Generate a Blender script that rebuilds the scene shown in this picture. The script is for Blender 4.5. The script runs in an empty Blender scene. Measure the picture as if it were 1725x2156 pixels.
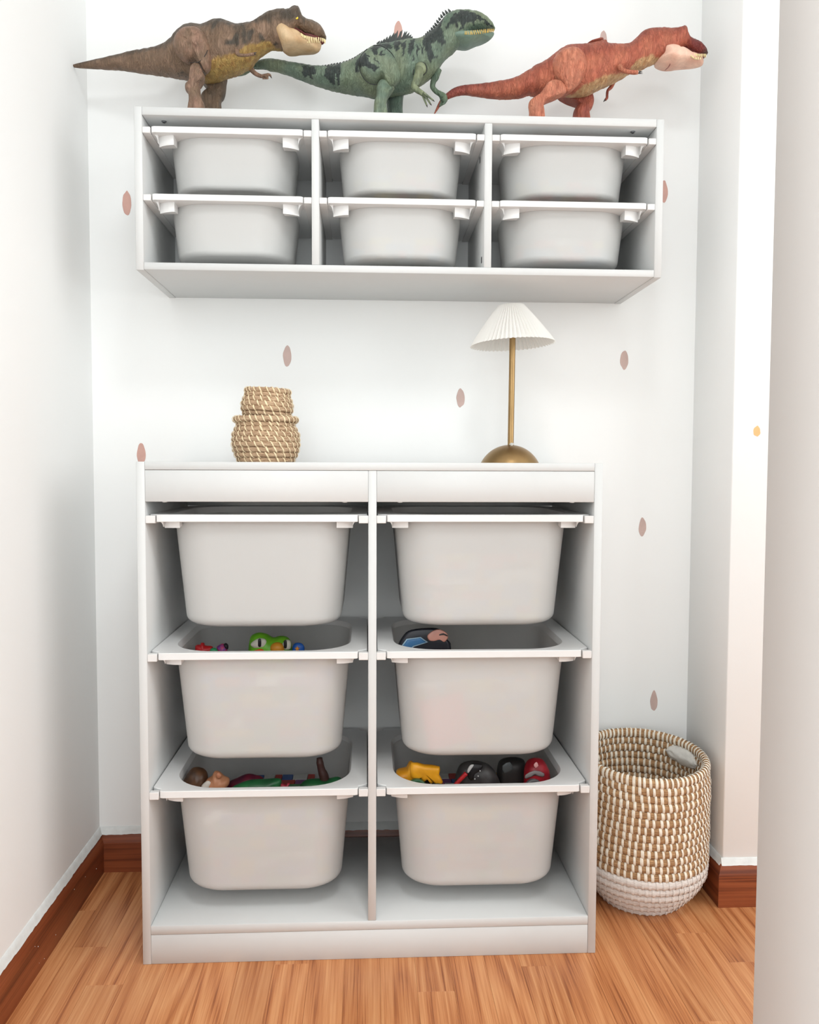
import bpy, bmesh, math, random
from math import pi, sin, cos, sqrt, radians, exp
from mathutils import Vector, Matrix, noise

# ------------------------------------------------------------------ camera
SC = bpy.context.scene
COL = SC.collection
FPX, CAMP, PITCH, YAW, ROLL = 1750.276, Vector((-0.01884, -1.90651, 0.93087)), -0.05347, 0.04966, 0.00336
_f = Vector((sin(YAW)*cos(PITCH), cos(YAW)*cos(PITCH), sin(PITCH)))
_r = Vector((cos(YAW), -sin(YAW), 0)); _u = _r.cross(_f)
RT = cos(ROLL)*_r + sin(ROLL)*_u; UP = -sin(ROLL)*_r + cos(ROLL)*_u
cam_d = bpy.data.cameras.new('camera'); cam = bpy.data.objects.new('camera', cam_d); COL.objects.link(cam)
cam_d.sensor_fit = 'HORIZONTAL'; cam_d.sensor_width = 36.0; cam_d.lens = FPX/1725*36.0
cam_d.clip_start = 0.02
M = Matrix(((RT.x, UP.x, -_f.x), (RT.y, UP.y, -_f.y), (RT.z, UP.z, -_f.z))).to_4x4()
M.translation = CAMP; cam.matrix_world = M
SC.camera = cam

# ------------------------------------------------------------------ world, lights, exposure
W = bpy.data.worlds.new('world'); SC.world = W; W.use_nodes = True
bg = W.node_tree.nodes['Background']; bg.inputs[0].default_value = (0.86, 0.93, 1.0, 1); bg.inputs[1].default_value = 1.0
SC.view_settings.view_transform = 'Standard'; SC.view_settings.look = 'None'
SC.view_settings.gamma = 1.0; SC.view_settings.use_curve_mapping = False
SC.view_settings.exposure = -0.33

def area(name, loc, aim, sx, sy, power, color):
    d = bpy.data.lights.new(name, 'AREA'); d.shape = 'RECTANGLE'; d.size = sx; d.size_y = sy
    d.energy = power; d.color = color
    o = bpy.data.objects.new(name, d); COL.objects.link(o); o.location = loc
    o.rotation_euler = (Vector(aim)-Vector(loc)).to_track_quat('-Z', 'Y').to_euler()
    return o
# daylight through the window in the right wall, and through the window behind the camera
area('window_daylight_right', (2.34, -1.65, 1.60), (1.0, -1.2, 1.5), 1.7, 1.5, 30, (0.985, 0.98, 0.96))
area('window_daylight_rear', (0.0, -3.14, 1.45), (0.0, 0, 1.3), 1.30, 1.90, 30, (0.93, 0.955, 0.955))
area('ceiling_fill_light', (0.25, -1.70, 2.46), (0.25, -1.70, 0), 0.5, 0.5, 22, (0.95, 0.975, 0.985))  # added soft fill from above, standing in for daylight off the ceiling

# ------------------------------------------------------------------ helpers
def px(u, v, y):
    """a point of the photograph on the vertical plane at depth y -> metres"""
    d = RT*((u-862.5)/FPX) + UP*((1078-v)/FPX) + _f
    return CAMP + d*((y-CAMP.y)/d.y)

def srgb(r, g, b):
    f = lambda c: c/12.92 if c <= 0.04045 else ((c+0.055)/1.055)**2.4
    return (f(r/255), f(g/255), f(b/255), 1.0)

def thing(name, label, cat, loc=(0, 0, 0), group=None, kind=None):
    o = bpy.data.objects.new(name, None); COL.objects.link(o); o.location = loc
    o.empty_display_size = 0.02
    if label: o['label'] = label
    if cat: o['category'] = cat
    if group: o['group'] = group
    if kind: o['kind'] = kind
    return o

def mesh(name, V, F, mat, parent=None, smooth=False, angle=35, world=True, label=None, kind=None, cols=None, fast=False):
    """one mesh object; V in world metres (shifted to the parent's origin) unless world=False"""
    off = Vector((0, 0, 0))
    p = parent
    if world:
        while p is not None: off += Vector(p.location); p = p.parent
    me = bpy.data.meshes.new(name)
    me.from_pydata([tuple(Vector(v)-off) for v in V], [], F); me.update()
    if not fast:
        bm = bmesh.new(); bm.from_mesh(me); bmesh.ops.recalc_face_normals(bm, faces=bm.faces[:]); bm.to_mesh(me); bm.free()
    if smooth:
        me.shade_smooth()
        if angle < 179: me.set_sharp_from_angle(angle=radians(angle))
    if mat: me.materials.append(mat)
    if cols:
        ca = me.color_attributes.new('tint', 'FLOAT_COLOR', 'POINT')
        flat = []
        for c in cols: flat.extend(c)
        ca.data.foreach_set('color', flat)
    o = bpy.data.objects.new(name, me); COL.objects.link(o); o.parent = parent
    if label: o['label'] = label
    if kind: o['kind'] = kind
    return o

def tag(o, label, cat, group=None, kind=None):
    o['label'] = label
    if cat: o['category'] = cat
    if group: o['group'] = group
    if kind: o['kind'] = kind
    return o

def boxgeo(x0, x1, y0, y1, z0, z1, bev=0.0, seg=1):
    bm = bmesh.new(); bmesh.ops.create_cube(bm, size=1)
    for v in bm.verts: v.co = Vector(((x0+x1)/2+v.co.x*(x1-x0), (y0+y1)/2+v.co.y*(y1-y0), (z0+z1)/2+v.co.z*(z1-z0)))
    if bev > 0: bmesh.ops.bevel(bm, geom=bm.edges[:], offset=bev, segments=seg, affect='EDGES', profile=0.5)
    bm.verts.ensure_lookup_table(); bm.verts.index_update()
    V = [v.co.copy() for v in bm.verts]; F = [[v.index for v in f.verts] for f in bm.faces]; bm.free()
    return V, F
def box(name, x0, x1, y0, y1, z0, z1, mat, parent=None, bev=0.0008, seg=1, **k):
    V, F = boxgeo(min(x0, x1), max(x0, x1), min(y0, y1), max(y0, y1), min(z0, z1), max(z0, z1), bev, seg)
    return mesh(name, V, F, mat, parent, smooth=bev > 0, angle=50, **k)

def join(parts):
    V = []; F = []
    for v, f in parts:
        n = len(V); V += v; F += [[i+n for i in q] for q in f]
    return V, F

def loft(rings, cap0=True, cap1=True, closed=True):
    V = []; F = []; n = len(rings[0])
    for r in rings: V += r
    for i in range(len(rings)-1):
        for j in range(n if closed else n-1):
            a = i*n+j; b = i*n+(j+1) % n
            F.append([a, b, b+n, a+n])
    if cap0: F.append(list(range(n))[::-1])
    if cap1: F.append([(len(rings)-1)*n+j for j in range(n)])
    return V, F

def lathe(prof, cx, cy, n=48, tilt=None, caps=(True, True)):
    rings = []
    for r, z in prof: rings.append([Vector((cx+r*cos(2*pi*i/n), cy+r*sin(2*pi*i/n), z)) for i in range(n)])
    return loft(rings, *caps)

def rrect(hx, hy, r, z, cx=0, cy=0, n=8):
    pts = []
    r = min(r, hx-1e-4, hy-1e-4)
    for k, (sx, sy) in enumerate(((1, 1), (-1, 1), (-1, -1), (1, -1))):
        for i in range(n+1):
            a = k*pi/2 + (pi/2)*i/n
            pts.append(Vector((cx+sx*(hx-r)+r*cos(a), cy+sy*(hy-r)+r*sin(a), z)))
    return pts

def tube(path, radii, n=10, flat=1.0, caps=True, side=None):
    """swept tube; side: unit vector squashed by flat"""
    rings = []; m = len(path)
    prev = None
    for i, p in enumerate(path):
        t = (path[min(i+1, m-1)]-path[max(i-1, 0)]).normalized()
        if prev is None:
            ref = Vector((0, 1, 0)) if abs(t.y) < 0.9 else Vector((0, 0, 1))
            a = t.cross(ref).normalized()
        else:
            a = (prev - t*prev.dot(t)).normalized()
        prev = a; b = t.cross(a)
        r = radii[i]
        rings.append([p + a*(r*cos(2*pi*j/n)) + b*(r*flat*sin(2*pi*j/n)) for j in range(n)])
    return loft(rings, caps, caps)

def smoothpath(P, k=4):
    """Catmull-Rom through a list of tuples/vectors"""
    out = []; n = len(P)
    for i in range(n-1):
        p0 = P[max(i-1, 0)]; p1 = P[i]; p2 = P[i+1]; p3 = P[min(i+2, n-1)]
        for s in range(k):
            t = s/k
            out.append(tuple(0.5*((2*b)+(-a+c)*t+(2*a-5*b+4*c-d)*t*t+(-a+3*b-3*c+d)*t*t*t) for a, b, c, d in zip(p0, p1, p2, p3)))
    out.append(tuple(P[-1])); return out
def smoothloop(P, k=4):
    out = []; n = len(P)
    for i in range(n):
        p0, p1, p2, p3 = P[i-1], P[i], P[(i+1) % n], P[(i+2) % n]
        for s in range(k):
            t = s/k
            out.append(tuple(0.5*((2*b)+(-a+c)*t+(2*a-5*b+4*c-d)*t*t+(-a+3*b-3*c+d)*t*t*t) for a, b, c, d in zip(p0, p1, p2, p3)))
    return out
def inpoly(x, y, P):
    c = False; j = len(P)-1
    for i in range(len(P)):
        xi, yi = P[i]; xj, yj = P[j]
        if (yi > y) != (yj > y) and x < (xj-xi)*(y-yi)/(yj-yi)+xi: c = not c
        j = i
    return c

# ------------------------------------------------------------------ materials
def nt(name):
    m = bpy.data.materials.new(name); m.use_nodes = True
    t = m.node_tree; b = t.nodes['Principled BSDF']; return m, t, b
def node(t, kind, **inp):
    n = t.nodes.new(kind)
    for k, v in inp.items():
        if hasattr(n, k) and k not in n.inputs: setattr(n, k, v)
        else: n.inputs[k].default_value = v
    return n
def setv(n, name, v): n.inputs[name].default_value = v
def bump(t, b, h, strength=0.2, dist=0.001):
    bn = t.nodes.new('ShaderNodeBump'); bn.inputs['Strength'].default_value = strength; bn.inputs['Distance'].default_value = dist
    t.links.new(h, bn.inputs['Height']); t.links.new(bn.outputs[0], b.inputs['Normal']); return bn
def objco(t, scale=(1, 1, 1), src='Object'):
    tc = t.nodes.new('ShaderNodeTexCoord'); mp = t.nodes.new('ShaderNodeMapping')
    mp.inputs['Scale'].default_value = scale; t.links.new(tc.outputs[src], mp.inputs[0]); return mp
def noise_n(t, co, scale, detail=3, rough=0.5, dist=0.0):
    n = t.nodes.new('ShaderNodeTexNoise'); n.inputs['Scale'].default_value = scale
    n.inputs['Detail'].default_value = detail; n.inputs['Roughness'].default_value = rough; n.inputs['Distortion'].default_value = dist
    t.links.new(co.outputs[0], n.inputs['Vector']); return n
def ramp(t, fac, stops):
    r = t.nodes.new('ShaderNodeValToRGB'); e = r.color_ramp.elements
    e[0].position, e[0].color = stops[0]; e[1].position, e[1].color = stops[-1]
    for p, c in stops[1:-1]:
        q = e.new(p); q.color = c
    t.links.new(fac, r.inputs[0]); return r
def simple(name, col, rough=0.5, metal=0.0, nscale=None, namt=0.0, bscale=None, bstr=0.0, spec=0.5):
    m, t, b = nt(name); c = srgb(*col)
    setv(b, 'Base Color', c); setv(b, 'Roughness', rough); setv(b, 'Metallic', metal); setv(b, 'Specular IOR Level', spec)
    co = objco(t)
    if nscale:
        n = noise_n(t, co, nscale, 4)
        lo = tuple(x*(1-namt) for x in c[:3])+(1,); hi = tuple(min(1, x*(1+namt)) for x in c[:3])+(1,)
        r = ramp(t, n.outputs['Fac'], [(0.3, lo), (0.7, hi)]); t.links.new(r.outputs[0], b.inputs['Base Color'])
    if bscale:
        n = noise_n(t, co, bscale, 4); bump(t, b, n.outputs['Fac'], bstr, 0.001)
    return m

MAT = {}
MAT['wall'] = simple('wall_paint', (246, 247, 246), 0.85, nscale=1.6, namt=0.012, bscale=160, bstr=0.10, spec=0.25)
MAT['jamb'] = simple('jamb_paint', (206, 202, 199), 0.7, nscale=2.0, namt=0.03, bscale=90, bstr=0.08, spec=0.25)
MAT['ceil'] = simple('ceiling_paint', (246, 247, 247), 0.9, nscale=2, namt=0.01)
MAT['lam'] = simple('white_laminate', (211, 212, 211), 0.42, nscale=30, namt=0.006, bscale=700, bstr=0.03, spec=0.4)
MAT['plastic'] = simple('white_plastic_rim', (228, 228, 227), 0.42, nscale=20, namt=0.005, spec=0.45)
MAT['rail'] = simple('white_rail_plastic', (224, 222, 220), 0.5, nscale=20, namt=0.01, spec=0.4)
MAT['caulk'] = simple('white_filler', (226, 228, 226), 0.8, nscale=60, namt=0.06, bscale=120, bstr=0.6)
MAT['brass'] = simple('brushed_brass', (158, 130, 90), 0.36, metal=1.0, nscale=14, namt=0.12, bscale=300, bstr=0.04)
MAT['steel'] = simple('zinc_screw', (150, 152, 156), 0.35, metal=1.0, nscale=40, namt=0.1)
MAT['darkslot'] = simple('dark_recess', (52, 52, 55), 0.7)
MAT['stk'] = simple('pink_wall_decal', (200, 174, 166), 0.6, nscale=35, namt=0.10)
MAT['stk2'] = simple('peach_wall_decal', (208, 164, 152), 0.6, nscale=35, namt=0.08)
MAT['stk3'] = simple('orange_wall_decal', (240, 188, 128), 0.6, nscale=35, namt=0.08)
MAT['cloth'] = simple('white_cloth', (214, 212, 206), 0.9, nscale=60, namt=0.08, bscale=90, bstr=0.6)

# translucent bin plastic
m, t, b = nt('frosted_bin_plastic')
setv(b, 'Base Color', srgb(236, 236, 234)); setv(b, 'Roughness', 0.42); setv(b, 'Specular IOR Level', 0.4)
setv(b, 'IOR', 1.2); setv(b, 'Transmission Weight', 0.0)
co = objco(t); n = noise_n(t, co, 500, 2); bump(t, b, n.outputs['Fac'], 0.05, 0.0005)
tr = t.nodes.new('ShaderNodeBsdfTranslucent'); tr.inputs[0].default_value = srgb(240, 238, 234)
gl = t.nodes.new('ShaderNodeBsdfRefraction'); gl.inputs['IOR'].default_value = 1.03; gl.inputs['Roughness'].default_value = 0.30
gl.inputs[0].default_value = (0.97, 0.97, 0.97, 1)
mx = t.nodes.new('ShaderNodeMixShader'); mx.inputs[0].default_value = 0.07
mx2 = t.nodes.new('ShaderNodeMixShader'); mx2.inputs[0].default_value = 0.44
t.links.new(b.outputs[0], mx.inputs[1]); t.links.new(tr.outputs[0], mx.inputs[2])
t.links.new(mx.outputs[0], mx2.inputs[1]); t.links.new(gl.outputs[0], mx2.inputs[2])
t.links.new(mx2.outputs[0], t.nodes['Material Output'].inputs['Surface'])
MAT['bin'] = m

# lamp shade pleated cloth
m, t, b = nt('pleated_white_fabric')
setv(b, 'Base Color', srgb(250, 249, 246)); setv(b, 'Roughness', 0.85)
tr = t.nodes.new('ShaderNodeBsdfTranslucent'); tr.inputs[0].default_value = srgb(250, 248, 244)
mx = t.nodes.new('ShaderNodeMixShader'); mx.inputs[0].default_value = 0.42
t.links.new(b.outputs[0], mx.inputs[1]); t.links.new(tr.outputs[0], mx.inputs[2]); t.links.new(mx.outputs[0], t.nodes['Material Output'].inputs['Surface'])
co = objco(t); n = noise_n(t, co, 900, 2); bump(t, b, n.outputs['Fac'], 0.08, 0.0005)
MAT['shade'] = m

# wood: contour lines of a stretched noise give oak grain
def wood(name, axis, stops, rough, lines=16.0, big=5.0, stretch=0.16, perobj=True, fine=0.35):
    m, t, b = nt(name)
    sc = {'y': (1, stretch, 1), 'x': (stretch, 1, 1)}[axis]
    tc = t.nodes.new('ShaderNodeTexCoord'); add = t.nodes.new('ShaderNodeVectorMath'); add.operation = 'ADD'
    oi = t.nodes.new('ShaderNodeObjectInfo'); ml = t.nodes.new('ShaderNodeMath'); ml.operation = 'MULTIPLY'; ml.inputs[1].default_value = 37.0 if perobj else 0.0
    t.links.new(oi.outputs['Random'], ml.inputs[0]); t.links.new(tc.outputs['Object'], add.inputs[0]); t.links.new(ml.outputs[0], add.inputs[1])
    mp = t.nodes.new('ShaderNodeMapping'); mp.inputs['Scale'].default_value = sc; t.links.new(add.outputs[0], mp.inputs[0])
    n = noise_n(t, mp, big, 1.5, 0.4, 0.25)
    m1 = t.nodes.new('ShaderNodeMath'); m1.operation = 'MULTIPLY'; m1.inputs[1].default_value = lines; t.links.new(n.outputs['Fac'], m1.inputs[0])
    fr = t.nodes.new('ShaderNodeMath'); fr.operation = 'PINGPONG'; fr.inputs[1].default_value = 1.0; t.links.new(m1.outputs[0], fr.inputs[0])
    mp2 = t.nodes.new('ShaderNodeMapping'); mp2.inputs['Scale'].default_value = tuple(s*(0.18 if s < 1 else 1) for s in sc); t.links.new(add.outputs[0], mp2.inputs[0])
    nf = noise_n(t, mp2, 330, 3, 0.65)
    mixf = t.nodes.new('ShaderNodeMix'); mixf.data_type = 'FLOAT'; mixf.inputs[0].default_value = fine
    nmr = t.nodes.new('ShaderNodeMapRange'); nmr.inputs[1].default_value = 0.34; nmr.inputs[2].default_value = 0.66; t.links.new(nf.outputs['Fac'], nmr.inputs[0])
    t.links.new(fr.outputs[0], mixf.inputs[2]); t.links.new(nmr.outputs[0], mixf.inputs[3])
    r = ramp(t, mixf.outputs[0], stops)
    # plank to plank tone
    hs = t.nodes.new('ShaderNodeHueSaturation'); mr = t.nodes.new('ShaderNodeMapRange'); mr.inputs[3].default_value = 0.93; mr.inputs[4].default_value = 1.05
    t.links.new(oi.outputs['Random'], mr.inputs[0]); t.links.new(mr.outputs[0], hs.inputs['Value']); t.links.new(r.outputs[0], hs.inputs['Color'])
    t.links.new(hs.outputs[0], b.inputs['Base Color']); setv(b, 'Roughness', rough); setv(b, 'Specular IOR Level', 0.4)
    bump(t, b, nf.outputs['Fac'], 0.12, 0.0006)
    return m
MAT['floor'] = wood('oak_laminate', 'y', [(0.05, srgb(146, 84, 48)), (0.30, srgb(184, 116, 70)), (0.58, srgb(203, 137, 88)), (0.95, srgb(218, 158, 108))], 0.34, lines=30.0, big=6.0, stretch=0.075, fine=0.50)
MAT['base'] = wood('stained_skirting_wood', 'x', [(0.1, srgb(96, 44, 24)), (0.5, srgb(134, 68, 38)), (0.95, srgb(152, 82, 48))], 0.36, lines=9, big=22, stretch=0.05, fine=0.5)
MAT['basey'] = wood('stained_skirting_wood_side', 'y', [(0.1, srgb(96, 44, 24)), (0.5, srgb(134, 68, 38)), (0.95, srgb(152, 82, 48))], 0.36, lines=9, big=22, stretch=0.05, fine=0.5)

def tinted(name, rough=0.5, namt=0.18, nscale=60, wr=(1, 1, 1), wscale=90, wstr=0.5, wdist=0.0016, spec=0.4):
    """material that takes its colour from the mesh's own colour attribute, with wrinkled relief"""
    m, t, b = nt(name)
    at = t.nodes.new('ShaderNodeAttribute'); at.attribute_name = 'tint'
    co = objco(t); n = noise_n(t, co, nscale, 5, 0.6)
    mr = t.nodes.new('ShaderNodeMapRange'); mr.inputs[1].default_value = 0.3; mr.inputs[2].default_value = 0.7; mr.inputs[3].default_value = 1-namt; mr.inputs[4].default_value = 1+namt
    t.links.new(n.outputs['Fac'], mr.inputs[0])
    hs = t.nodes.new('ShaderNodeHueSaturation'); t.links.new(mr.outputs[0], hs.inputs['Value']); t.links.new(at.outputs['Color'], hs.inputs['Color'])
    cw = objco(t, wr); w1 = noise_n(t, cw, wscale, 4, 0.6, 0.8)
    # ridged folds: distance of a warped noise from its middle value, plus pebbled scales
    rg = t.nodes.new('ShaderNodeMath'); rg.operation = 'SUBTRACT'; rg.inputs[1].default_value = 0.5; t.links.new(w1.outputs['Fac'], rg.inputs[0])
    ab = t.nodes.new('ShaderNodeMath'); ab.operation = 'ABSOLUTE'; t.links.new(rg.outputs[0], ab.inputs[0])
    sm = t.nodes.new('ShaderNodeMath'); sm.operation = 'POWER'; sm.inputs[1].default_value = 0.6; t.links.new(ab.outputs[0], sm.inputs[0])
    vo = t.nodes.new('ShaderNodeTexVoronoi'); vo.inputs['Scale'].default_value = wscale*4.2; vo.feature = 'F1'; t.links.new(cw.outputs[0], vo.inputs['Vector'])
    ad = t.nodes.new('ShaderNodeMath'); ad.operation = 'MULTIPLY_ADD'; ad.inputs[1].default_value = 0.22
    t.links.new(vo.outputs['Distance'], ad.inputs[0]); t.links.new(sm.outputs[0], ad.inputs[2])
    bump(t, b, ad.outputs[0], wstr, wdist)
    crease_dark = t.nodes.new('ShaderNodeMapRange'); crease_dark.inputs[1].default_value = 0.05; crease_dark.inputs[2].default_value = 0.30; crease_dark.inputs[3].default_value = 1-1.1*namt; crease_dark.inputs[4].default_value = 1.04  # crease darkening put into the colour to strengthen the wrinkles
    t.links.new(sm.outputs[0], crease_dark.inputs[0])
    h2 = t.nodes.new('ShaderNodeHueSaturation'); t.links.new(crease_dark.outputs[0], h2.inputs['Value']); t.links.new(hs.outputs[0], h2.inputs['Color']); t.links.new(h2.outputs[0], b.inputs['Base Color'])
    setv(b, 'Roughness', rough); setv(b, 'Specular IOR Level', spec)
    return m
MAT['dino'] = tinted('painted_toy_skin', 0.5, 0.14, 55, (1.9, 1, 0.55), 72, 1.0, 0.0032)
MAT['dinos'] = tinted('painted_toy_skin_smooth', 0.45, 0.07, 40, (1, 1, 1), 60, 0.35, 0.0012)
MAT['toy'] = tinted('plain_toy_plastic', 0.38, 0.04, 30, (1, 1, 1), 30, 0.05, 0.0005)
MAT['tooth'] = simple('ivory_toy_teeth', (236, 220, 168), 0.4)
MAT['tooth2'] = simple('yellow_toy_teeth', (214, 178, 92), 0.4)
MAT['mouth'] = simple('dark_red_mouth', (84, 36, 34), 0.5)
MAT['eyeY'] = simple('yellow_eye_paint', (226, 200, 62), 0.25)
MAT['black'] = simple('black_paint', (22, 22, 24), 0.35)
MAT['claw'] = simple('dark_claw_paint', (60, 54, 52), 0.4)
MAT['spine'] = simple('dark_spine_paint', (62, 68, 66), 0.5, nscale=90, namt=0.25)

# ------------------------------------------------------------------ room
XL, XR, YC = -0.6366, 0.736, -0.2122
FRONT, REAR, XE, ZC = -1.30, -3.20, 2.40, 2.55
def struct(name, x0, x1, y0, y1, z0, z1, mat, bev=0):
    o = box(name, x0, x1, y0, y1, z0, z1, mat, None, bev); o['kind'] = 'structure'; return o
floor = thing('floor', None, None, (0, 0, 0), kind='structure')
V, F = lathe([(0.0001, 0), (0.28, 0), (0.30, -0.02), (0.29, -0.05), (0.0001, -0.055)], 0.25, -1.70, 40)
cl = thing('added_fill_lamp', 'flat round ceiling lamp added for soft fill light, out of view', 'lamp', (0.25, -1.70, ZC))  # unseen fixture added to go with the overhead fill light
mesh('fill_lamp_disc', [v+Vector((0, 0, ZC-0.0005)) for v in V], F, MAT['plastic'], cl, smooth=True)
box('subfloor', XL-0.1, XE+0.1, FRONT-0.052, 0.1, -0.06, -0.0092, MAT['floor'], floor, 0)
box('hall_floor', XL-0.1, XE+0.1, REAR-0.1, FRONT-0.053, -0.06, -0.001, simple('pale_bounce_floor', (214, 211, 206), 0.4, nscale=6, namt=0.05), floor, 0)  # unseen floor, made pale so that its bounced light stays neutral
struct('ceiling', XL-0.1, XE+0.1, REAR-0.1, 0.1, ZC, ZC+0.08, MAT['ceil'])
struct('wall_left', XL-0.1, XL, REAR-0.1, 0.1, -0.06, ZC, MAT['wall'])
struct('wall_back', XL, XR, 0.0, 0.1, -0.06, ZC, MAT['wall'])
struct('wall_right', XR, XE, YC, 0.1, -0.06, ZC, MAT['wall'], 0.0025)
def holed(name, fixed, a0, a1, z0, z1, ha0, ha1, hz0, hz1, th, axis, mat):
    """a wall with a window opening, one mesh"""
    P = []
    for (p0, p1, q0, q1) in ((a0, ha0, z0, z1), (ha1, a1, z0, z1), (ha0, ha1, z0, hz0), (ha0, ha1, hz1, z1)):
        P.append(boxgeo(fixed, fixed+th, p0, p1, q0, q1) if axis == 'x' else boxgeo(p0, p1, fixed, fixed+th, q0, q1))
    V, F = join(P); o = mesh(name, V, F, mat); o['kind'] = 'structure'; return o
holed('wall_east', XE, REAR, YC, -0.06, ZC, -2.5, -0.8, 0.85, 2.35, 0.1, 'x', MAT['wall'])
holed('wall_rear', REAR-0.1, XL, XE, -0.06, ZC, -0.62, 0.68, 0.48, 2.42, 0.1, 'y', MAT['wall'])
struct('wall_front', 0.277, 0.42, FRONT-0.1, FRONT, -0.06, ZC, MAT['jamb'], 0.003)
def window(name, axis, fixed, a0, a1, z0, z1):
    w = thing(name, None, None, (fixed, (a0+a1)/2, z0) if axis == 'x' else ((a0+a1)/2, fixed, z0), kind='structure')
    bars = [(a0, a0+0.045, z0, z1), (a1-0.045, a1, z0, z1), (a0, a1, z0, z0+0.045), (a0, a1, z1-0.045, z1)]
    P = [boxgeo(fixed-0.02, fixed+0.02, p, q, r, s) if axis == 'x' else boxgeo(p, q, fixed-0.02, fixed+0.02, r, s) for p, q, r, s in bars]
    mesh('window_frame', *join(P), MAT['plastic'], w)
window('window_1', 'x', XE+0.05, -2.5, -0.8, 0.85, 2.35)
window('window_2', 'y', REAR-0.05, -0.62, 0.68, 0.48, 2.42)

# floor strips, laid towards the back wall
rnd = random.Random(7)
SW = 0.066; x = XL - 0.02; k = 0
while x < 1.25:
    y = 0.06 - rnd.uniform(0, 0.4); first = True
    y = 0.0
    L = rnd.uniform(0.12, 0.5)
    while y > -1.35:
        y1 = y - L
        x0 = max(x, XL); x1 = min(x+SW, 1.25)
        ok = not (x0 >= XR and y > YC)
        if ok or y1 < YC:
            ya = y if ok else min(y, YC)
            V, F = boxgeo(x0+0.00012, x1-0.00012, y1+0.00012, ya-0.00012, -0.009, 0.0, 0.00022)
            mesh('plank', V, F, MAT['floor'], floor)
        y = y1; L = rnd.uniform(0.34, 0.62)
    x += SW

# skirting: profile with a sloping rounded top
def skirting(name, path, mat, label=None):
    """path: list of (x,y, nx,ny) wall points with room-side normals (mitred offset)"""
    prof = [(0.0, 0.0), (0.012, 0.0), (0.012, 0.066), (0.0112, 0.0705), (0.0095, 0.0745), (0.005, 0.088), (0.0035, 0.0905), (0.0, 0.092)]
    rings = []
    for (x, y, nx, ny) in path: rings.append([Vector((x+nx*d, y+ny*d, z)) for d, z in prof])
    V, F = loft(rings, True, True, closed=True)
    o = mesh(name, V, F, mat, None, smooth=True, angle=40); o['kind'] = 'structure'; return o
E_ = 0.0005
skirting('baseboard_left', [(XL+E_, -1.9, 1, 0), (XL+E_, -0.0125, 1, 0)], MAT['basey'])
skirting('baseboard_back', [(XL+E_, -E_, 0, -1), (XR-E_, -E_, 0, -1)], MAT['base'])
skirting('baseboard_right', [(XR-E_, -0.0125, -1, 0), (XR-E_, YC-E_, -1, -1), ], MAT['basey'])
skirting('baseboard_front', [(XR-E_, YC-E_, -1, -1), (XE-0.01, YC-E_, 0, -1)], MAT['base'])
# ragged white filler bead between wall and skirting
def bead(name, p0, p1, nx, ny, n, seed, lo=0.0865, hi=0.103, amp=0.0024):
    rr = random.Random(seed); P0 = Vector(p0); P1 = Vector(p1); N = Vector((nx, ny, 0)); rings = []
    for i in range(n+1):
        q = P0.lerp(P1, i/n); s = (P1-P0).length*i/n
        a = amp*(noise.noise(Vector((s*17, seed, 0)))+0.6*noise.noise(Vector((s*90, seed, 3))))
        c = 0.0012*noise.noise(Vector((s*60, seed, 8)))
        zl = lo + a
        off = 0.0062 + max(0.0, (0.092-zl))*0.33
        rings.append([q+Vector((0, 0, hi+c)), q+N*0.0022+Vector((0, 0, hi-0.001+c)), q+N*0.0046+Vector((0, 0, 0.0935)), q+N*off+Vector((0, 0, zl)), q+Vector((0, 0, zl-0.001))])
    V, F = loft(rings); o = mesh(name, V, F, MAT['caulk'], None, smooth=True, angle=60); o['kind'] = 'structure'; return o
bead('trim_1', (XL, -1.9, 0), (XL, 0, 0), 1, 0, 300, 1)
bead('trim_2', (XL, 0, 0), (XR, 0, 0), 0, -1, 240, 2)
bead('trim_3', (XR, 0, 0), (XR, YC, 0), -1, 0, 40, 3)
bead('trim_4', (XR-0.004, YC, 0), (XE, YC, 0), 0, -1, 260, 4, amp=0.0015, lo=0.0885)
# paint specks on the skirting
P = []
rr = random.Random(5)
for i in range(9):
    s = rr.uniform(0.05, 0.6); z = rr.uniform(0.01, 0.064); r = rr.uniform(0.0006, 0.0013)
    P.append(lathe([(0.0001, 0), (r, 0.0002), (r*0.6, 0.0006), (0.0001, 0.0007)], 0, 0, 6))
    P[-1] = ([Vector((XL+0.0124+v.z, -s+v.x, z+v.y)) for v in P[-1][0]], P[-1][1])
o = mesh('paint_specks', *join(P), MAT['caulk']); o['kind'] = 'stuff'; o['label'] = 'tiny white paint specks on the left skirting board'; o['category'] = 'paint specks'

# ------------------------------------------------------------------ wall decals
def decal(cx, cz, h, w, mat, label, y=0.0, rot=0.0, seed=0, grp='oval watercolour wall decals'):
    n = 28; pts = []
    for i in range(n):
        a = 2*pi*i/n
        k = 1 + 0.07*noise.noise(Vector((cos(a)*1.6, sin(a)*1.6, seed*3.1)))*2
        ex = w/2*abs(cos(a))**1.15*(1 if cos(a) > 0 else -1)*k*(1-0.10*sin(a))
        ez = h/2*sin(a)*k
        pts.append((cx+ex*cos(rot)-ez*sin(rot), cz+ex*sin(rot)+ez*cos(rot)))
    V = [Vector((p[0], y-0.0002, p[1])) for p in pts]+[Vector((cx+(p[0]-cx)*0.97, y-0.0007, cz+(p[1]-cz)*0.97)) for p in pts]
    F = [[i, (i+1) % n, n+(i+1) % n, n+i] for i in range(n)]+[list(range(n, 2*n)), list(range(n))[::-1]]
    o = mesh('wall_decal', V, F, mat); tag(o, label, 'wall decal', grp); return o
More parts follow.
